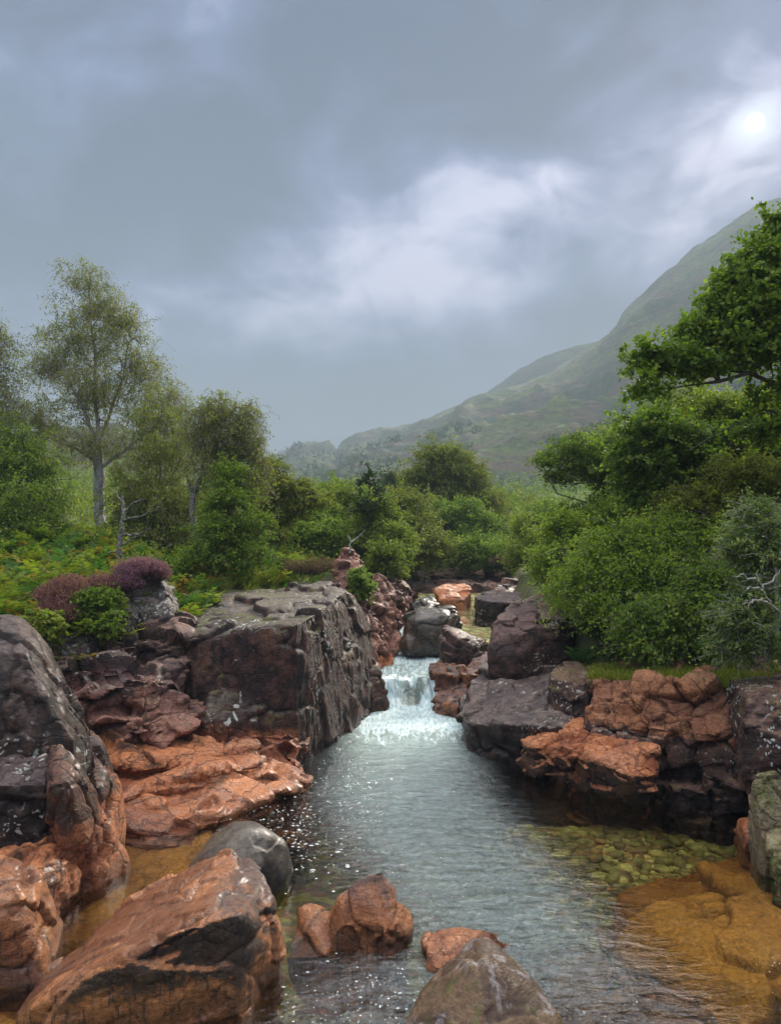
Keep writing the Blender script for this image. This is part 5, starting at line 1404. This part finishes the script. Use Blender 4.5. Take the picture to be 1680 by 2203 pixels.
# far woodland on the slopes
r = np.random.RandomState(9)
sel = r.randint(0, len(HV), 16000)
C = HV[sel]
m = (fbm(C * np.array([.012, .012, .03]), 55, 3) > .02) & (C[:, 2] < 75) & (C[:, 1] < 520)
C = C[m]
per = 16
v = unit(r.normal(size=(len(C) * per, 3)))
s = np.repeat(.8 + 1.5 * r.rand(len(C)), per)[:, None]
B = np.repeat(C, per, 0) + v * s * np.array([1, 1, 1.1]) * r.rand(len(v), 1) ** .5 + np.array([0, 0, 1.2])
V, Fq, k = leaf_quads(B, unit(r.normal(size=v.shape)), unit(v + r.normal(size=v.shape) * .6), s[:, 0] * .8, s[:, 0] * .6)
q = r.rand(len(v))
A = np.stack([.4 * q + .6 * np.repeat(r.rand(len(C)), per), q * .7, q, q * 0 + 1], 1)
o = mesh_np('hillside_woodland', V, Fq, L_dark, smooth=False, attrs={'lf': np.repeat(A, k, 0)}); tag(o, kind='stuff')


# heather domes
def heather(label, blobs, mat, ncl, nsp, seed, base):
    r = np.random.RandomState(seed)
    root = empty('heather', P(*base)); off = P(*base)
    C, D_ = [], []
    ar = np.array([b[2] * b[3] for b in blobs], float)
    for b, c in zip(blobs, (ncl * ar / ar.sum()).astype(int)):
        v = unit(r.normal(size=(c, 3))); v[:, 2] = np.abs(v[:, 2]) * 1.0 - .25
        C.append(P(b[0], b[1], b[4]) + v * np.array([b[2] * b[4] / F, b[2] * b[4] / F * .8, b[3] * b[4] / F]) * (.6 + .5 * r.rand(c, 1)))
        D_.append(unit(v + np.array([0, 0, .8])))
    C = np.concatenate(C); D_ = np.concatenate(D_)
    n = len(C)
    T1 = C + D_ * .07
    vv, ff = tubes(np.minimum(C - D_ * .12, C), T1, np.full(n, .003), np.full(n, .002), 3)
    mesh_np('stems', vv - off, ff, B_dark, root)
    ch = r.randint(0, n, nsp)
    B = C[ch] + D_[ch] * (.16 * r.rand(nsp, 1)) + r.normal(size=(nsp, 3)) * .012
    L = .012 + .012 * r.rand(nsp)
    V, Fq, k = leaf_quads(B, unit(D_[ch] + r.normal(size=(nsp, 3)) * .7), unit(r.normal(size=(nsp, 3))), L, L * .7)
    q = r.rand(nsp); A = np.stack([q, r.rand(nsp), q, q * 0 + 1], 1)
    mesh_np('flowers', V - off, Fq, mat, root, smooth=False, attrs={'lf': np.repeat(A, k, 0)})
    tag(root, label, 'heather')


heather('bright purple heather dome draped over the upright lichen stone', [(305, 1234, 40, 17, 10.1), (276, 1262, 16, 28, 9.9), (340, 1245, 10, 22, 10.1)], L_heath, 1100, 22000, 301, (305, 1260, 10.2))
heather('dark faded pinkish heather clump left of the lichen stones', [(130, 1290, 35, 25, 9.4), (125, 1330, 30, 35, 9.2), (150, 1270, 22, 15, 9.5)], L_heathd, 1300, 28000, 302, (125, 1350, 9.3))
heather('small pink orange heather tuft on top of the leaning stone', [(240, 1268, 26, 13, 9.9), (215, 1262, 15, 10, 10)], L_heathd, 500, 9000, 303, (238, 1280, 9.9))
heather('brown heather patch on the ledge left of the pink spire', [(600, 1222, 25, 14, 14.6), (650, 1228, 45, 12, 14.4), (690, 1222, 25, 10, 14.6)], L_heathb, 700, 16000, 304, (640, 1240, 14.5))
heather('brown heather cushion where the stream bends right below the misty bushes', [(1095, 1211, 34, 15, 25)], L_heathb, 500, 14000, 305, (1090, 1230, 25))

# ------------------------------------------------------------------ pebbles on the bed
M_peb = rock_mat('pebble_stone', fresh=(.66, .66, .32), fresh2=(.36, .42, .13), dark=(.42, .26, .11), dark2=(.11, .12, .05), top=(.5, .5, .3), top_amt=.3, rough=.7, streak=0, lichen=0, vein=0, wet=-5, bumpk=.4)
ico = bmesh.new(); bmesh.ops.create_icosphere(ico, subdivisions=2, radius=1)
iv = np.array([v.co[:] for v in ico.verts]); ifc = np.array([[v.index for v in f.verts] for f in ico.faces]); ico.free()


def pebbles(name, n_, xr_, yr_, seed, cond, smin, smax, zf=None):
    r = np.random.RandomState(seed)
    x = xr_[0] + (xr_[1] - xr_[0]) * r.rand(n_); y = yr_[0] + (yr_[1] - yr_[0]) * r.rand(n_)
    m_ = cond(x, y); x, y = x[m_], y[m_]; n_ = len(x)
    z = ground_z(x, y)
    S = smin * (smax / smin) ** (r.rand(n_) ** 1.7)
    sc3 = np.stack([S * (.8 + .5 * r.rand(n_)), S * (.7 + .4 * r.rand(n_)), S * (.35 + .3 * r.rand(n_))], 1)
    a = r.rand(n_) * 6.28
    Vv = iv[None] * (1 + .28 * (r.rand(n_, len(iv), 1) - .5)) * sc3[:, None]
    ca_, sa_ = np.cos(a)[:, None], np.sin(a)[:, None]
    Vv = np.stack([Vv[..., 0] * ca_ - Vv[..., 1] * sa_, Vv[..., 0] * sa_ + Vv[..., 1] * ca_, Vv[..., 2]], 2) + np.stack([x, y, z + sc3[:, 2] * .4], 1)[:, None]
    Ff = ifc[None] + (np.arange(n_) * len(iv))[:, None, None]
    c1 = np.repeat(r.rand(n_), len(iv)); c2 = np.repeat(r.rand(n_), len(iv))
    o = mesh_np(name, Vv.reshape(-1, 3), Ff.reshape(-1, 3), M_peb, attrs={'rk': np.stack([c1, c2, c1 * 0, c1 * 0 + 1], 1)}); tag(o, kind='stuff')


pebbles('river_pebbles', 12000, (-.6, 5.0), (3.6, 9.2), 401, lambda x, y: (x > .2 + (y - 5) * .12), .014, .095)
pebbles('river_pebbles', 1600, (-3.4, 1.0), (3.6, 5.6), 402, lambda x, y: x == x, .015, .06)

# ------------------------------------------------------------------ floating foam flecks and foam lines
n = N('foam_mat'); b = n.n('ShaderNodeBsdfPrincipled'); b.inputs['Base Color'].default_value = (.62, .64, .58, 1); b.inputs['Roughness'].default_value = .4; n.l(b.outputs[0], n.out.inputs[0])
M_foam = n.m
fl = []
r = np.random.RandomState(77)
for (cx_, cy_, sx_, sy_, k_, s_) in ((620, 1740, 60, 35, 90, .005), (680, 1700, 50, 30, 130, .005), (640, 1800, 50, 40, 190, .006), (560, 1760, 50, 20, 90, .005), (700, 1850, 50, 50, 60, .007), (740, 1640, 50, 25, 60, .005),
                                    (680, 2130, 50, 50, 40, .0035), (830, 2110, 50, 30, 20, .0035), (600, 1900, 15, 40, 15, .005), (900, 2150, 35, 35, 40, .0035), (620, 1990, 30, 40, 10, .005)):
    for _ in range(k_):
        q = W(cx_ + r.normal() * sx_, cy_ + r.normal() * sy_, .012)
        fl.append((q, s_ * (.4 + 1.6 * r.rand() ** 3)))
Vf, Ff = [], []
for q, s_ in fl:
    a = np.arange(8) * math.pi / 4
    rr = s_ * (.7 + .5 * r.rand(8)); st = 1 + r.rand()
    ring_ = np.stack([q[0] + np.cos(a) * rr * st, q[1] + np.sin(a) * rr, np.full(8, q[2])], 1)
    i0 = len(Vf) * 16
    up_ = ring_ * np.array([1, 1, 1]); up_ = (ring_ - q) * .6 + q + np.array([0, 0, s_ * .45])
    Vf.append(np.concatenate([ring_, up_]))
    for k in range(8):
        Ff.append([i0 + k, i0 + (k + 1) % 8, i0 + 8 + (k + 1) % 8, i0 + 8 + k])
    Ff.append([i0 + 8, i0 + 9, i0 + 10, i0 + 11]); Ff.append([i0 + 8, i0 + 11, i0 + 12, i0 + 15]); Ff.append([i0 + 12, i0 + 13, i0 + 14, i0 + 15])
o = mesh_np('foam_flecks', np.concatenate(Vf), np.array(Ff), M_foam); tag(o, kind='stuff')

# moss and grass growing in the joints along the top of the jointed wall
r = np.random.RandomState(15)
nb2 = 420
px_ = 1285 + 370 * r.rand(nb2); dpt = np.interp(px_, [1280, 1400, 1500, 1600, 1720], [8.95, 8.4, 8.0, 7.7, 7.5]) + .1 + .75 * r.rand(nb2)
cc_ = np.array([P(a, np.interp(a, [1275, 1400, 1500, 1600, 1720], [1458, 1460, 1466, 1476, 1488]), b) for a, b in zip(px_, np.interp(px_, [1280, 1400, 1500, 1600, 1720], [8.95, 8.4, 8.0, 7.7, 7.5]))])
cc_[:, 0] *= dpt / cc_[:, 1]; cc_[:, 1] = dpt; cc_[:, 2] -= .03
B = np.repeat(cc_, 60, 0) + r.normal(size=(nb2 * 60, 3)) * np.array([.07, .07, .015])
d = unit(r.normal(size=B.shape) * .7 + np.array([0, 0, 1.0])); L = .03 + .09 * r.rand(len(B))
V, Fq, k = leaf_quads(B + d * L[:, None] * .5, d, unit(r.normal(size=B.shape)), L, np.full(len(B), .012))
q = r.rand(len(B)); o = mesh_np('moss', V, Fq, L_moss, smooth=False, attrs={'lf': np.repeat(np.stack([q, r.rand(len(B)), q, q * 0 + 1], 1), k, 0)}); tag(o, kind='stuff')


# ------------------------------------------------------------------ air
n = N('haze_mat')
pv_ = n.n('ShaderNodeVolumePrincipled')
pv_.inputs['Color'].default_value = (.46, .57, .65, 1)
pv_.inputs['Density'].default_value = .0015
pv_.inputs['Anisotropy'].default_value = .0
n.l(pv_.outputs[0], n.out.inputs[1])
bm = bmesh.new()
bmesh.ops.create_cube(bm, size=1.0)
me = bpy.data.meshes.new('haze'); bm.to_mesh(me); bm.free(); me.materials.append(n.m)
hz = bpy.data.objects.new('haze', me); COL.objects.link(hz)
hz.scale = (2000, 1500, 240); hz.location = (0, 640, 114)
tag(hz, kind='stuff')

# ------------------------------------------------------------------ sky
wd = bpy.data.worlds.new('World'); SC.world = wd; wd.use_nodes = True
nt = wd.node_tree; nt.nodes.clear()
class NW(N):
    def __init__(s): s.t = nt
w = NW()
out = w.n('ShaderNodeOutputWorld'); bg = w.n('ShaderNodeBackground')
tc = w.n('ShaderNodeTexCoord'); dr = tc.outputs['Generated']
SUN = ray(1620, 265); SUN = SUN / np.linalg.norm(SUN)
sun_el = math.asin(SUN[2]); sun_az = math.atan2(SUN[0], SUN[1])
sky = w.n('ShaderNodeTexSky', sky_type='NISHITA'); sky.sun_disc = False
sky.sun_elevation = sun_el; sky.sun_rotation = sun_az
sky.air_density = 1.5; sky.dust_density = .3
skyc = w.vm('SCALE', sky.outputs[0]); skyc.node.inputs['Scale'].default_value = .06
wn = w.n('ShaderNodeTexNoise'); w.l(dr, wn.inputs['Vector']); wn.inputs['Scale'].default_value = 2.6; wn.inputs['Detail'].default_value = 5; wn.inputs['Roughness'].default_value = .5
wdv = w.vm('ADD', dr, w.vm('MULTIPLY', w.vm('SUBTRACT', wn.outputs[1], (.5, .5, .5)), (.26, .26, .26)))
blobs = [(930, 550, 180, 95, .21), (1000, 455, 110, 45, .22), (1205, 412, 60, 35, .16), (1200, 430, 110, 60, .12), (1400, 480, 230, 110, .16), (500, 60, 150, 120, .16), (560, 640, 260, 90, .15), (1600, 120, 150, 240, .22),
         (1610, 280, 120, 80, .20), (1180, 270, 420, 90, .06), (650, 400, 120, 160, .06), (200, 700, 260, 120, .05), (850, 650, 220, 60, .10),
         (450, 310, 150, 100, -.20), (1150, 120, 420, 190, -.18), (720, 150, 130, 160, -.14), (880, 790, 330, 120, -.12), (1330, 450, 80, 50, -.10), (1300, 640, 260, 70, -.10), (700, 920, 300, 120, -.05), (160, 120, 200, 140, -.02), (330, 480, 140, 120, -.06)]
tot = None
for (bx, by, sx, sy, amp) in blobs:
    c = ray(bx, by); c = c / np.linalg.norm(c)
    dv = w.vm('SUBTRACT', wdv, tuple(map(float, c)))
    dv = w.vm('MULTIPLY', dv, (F / sx / 1.45, 2.2, F / sy / 1.45))
    ln = w.vm('LENGTH', dv)
    v = w.rng(ln, 0.0, 1.35, amp * 1.38, 0.0)
    tot = v if tot is None else w.math('ADD', tot, v)
cn = w.noise(w.scale(dr, (1.2, 1.2, 2.4)), 2.1, 7, .5, .5)
cn2 = w.noise(w.scale(dr, (1, 1, 1.7)), 5.0, 7, .58, .8)
val = w.math('ADD', .31, tot)
val = w.math('ADD', val, w.math('MULTIPLY', w.math('SUBTRACT', cn, .5), 1.0))
val = w.math('ADD', val, w.math('MULTIPLY', w.math('SUBTRACT', cn2, .5), .85))
cn3 = w.noise(w.scale(wdv, (1, 1, 1.5)), 11.0, 6, .55, .3)
val = w.math('ADD', val, w.math('MULTIPLY', w.math('MULTIPLY', w.math('SUBTRACT', cn3, .5), .9), w.math('ADD', .35, w.math('MULTIPLY', tot, 1.6)), clamp=False))
val = w.math('ADD', w.math('MULTIPLY', w.math('SUBTRACT', val, .42), 1.4), .375)
rp = w.n('ShaderNodeValToRGB'); w.l(val, rp.inputs[0])
cr = rp.color_ramp
cr.elements[0].position = 0.0; cr.elements[0].color = (.085, .125, .175, 1)
cr.elements[1].position = 1.0; cr.elements[1].color = (.88, 1.02, 1.07, 1)
for p_, c_ in ((.2, (.13, .18, .26, 1)), (.4, (.19, .27, .40, 1)), (.6, (.38, .48, .62, 1)), (.8, (.62, .75, .85, 1))):
    e = cr.elements.new(p_); e.color = c_
sz = w.n('ShaderNodeSeparateXYZ'); w.l(dr, sz.inputs[0])
tint = w.noise(dr, 1.7, 3, .5)
cc = w.mix(w.rng(tint, .42, .60), w.mix(1.0, rp.outputs[0], (.95, 1.0, 1.06), 'MULTIPLY'), w.mix(1.0, rp.outputs[0], (1.12, .95, 1.13), 'MULTIPLY'))
# thin cloud lit by the sun: overcast skies are brighter towards the zenith
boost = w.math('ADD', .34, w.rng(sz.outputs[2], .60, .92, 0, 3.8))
back_fill = w.math('MULTIPLY', w.rng(sz.outputs[1], .05, -.6, 0, 1), w.rng(sz.outputs[2], .0, .3, 0, 1))  # unseen sky behind the camera, brightened as added fill for camera-facing faces
boost = w.math('ADD', boost, w.math('MULTIPLY', back_fill, .8))
cc = w.mix(w.rng(sz.outputs[2], .6, .9, 0, .75), cc, (.44, .39, .335))
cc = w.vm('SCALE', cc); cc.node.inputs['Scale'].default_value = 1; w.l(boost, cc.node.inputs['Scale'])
cc = w.mix(.12, cc, skyc)
# sun behind thin cloud
sd = w.vm('DISTANCE', w.vm('ADD', dr, w.vm('MULTIPLY', w.vm('SUBTRACT', wn.outputs[1], (.5, .5, .5)), (.06, .06, .06))), tuple(map(float, SUN)))
disc = w.rng(sd, .005, .011, 1, 0)
halo = w.rng(sd, .0, .04, .35, 0)
cc = w.mix(halo, cc, (.80, .90, .95))
cc = w.mix(disc, cc, (2.2, 2.2, 2.2))
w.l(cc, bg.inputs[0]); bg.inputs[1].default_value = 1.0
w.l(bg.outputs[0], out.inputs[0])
wd.cycles.sampling_method = 'MANUAL'; wd.cycles.sample_map_resolution = 512

sl = bpy.data.lights.new('sun', 'SUN'); sl.energy = 2.6; sl.angle = math.radians(10); sl.color = (1, .91, .78)
so = bpy.data.objects.new('sun', sl); COL.objects.link(so)
so.rotation_euler = Vector(SUN).to_track_quat('Z', 'Y').to_euler(); so.location = (10, 20, 30)

# ------------------------------------------------------------------ camera
cam = bpy.data.cameras.new('camera'); co = bpy.data.objects.new('camera', cam); COL.objects.link(co)
cam.sensor_width = 36; cam.sensor_fit = 'AUTO'; cam.lens = F / 2203.0 * 36
cam.clip_start = .05; cam.clip_end = 6000
co.location = (0, 0, CZ); co.rotation_euler = (math.pi / 2 + TH, 0, 0)
SC.camera = co
vs = SC.view_settings
vs.view_transform = 'Standard'; vs.look = 'None'; vs.exposure = 1.6; vs.gamma = 1
cy = SC.cycles
cy.max_bounces = 8; cy.diffuse_bounces = 3; cy.glossy_bounces = 3; cy.transmission_bounces = 4; cy.transparent_max_bounces = 12; cy.volume_bounces = 0
cy.use_denoising = True; cy.caustics_reflective = False; cy.caustics_refractive = False
cy.sample_clamp_indirect = 4
SC.render.engine = 'CYCLES'
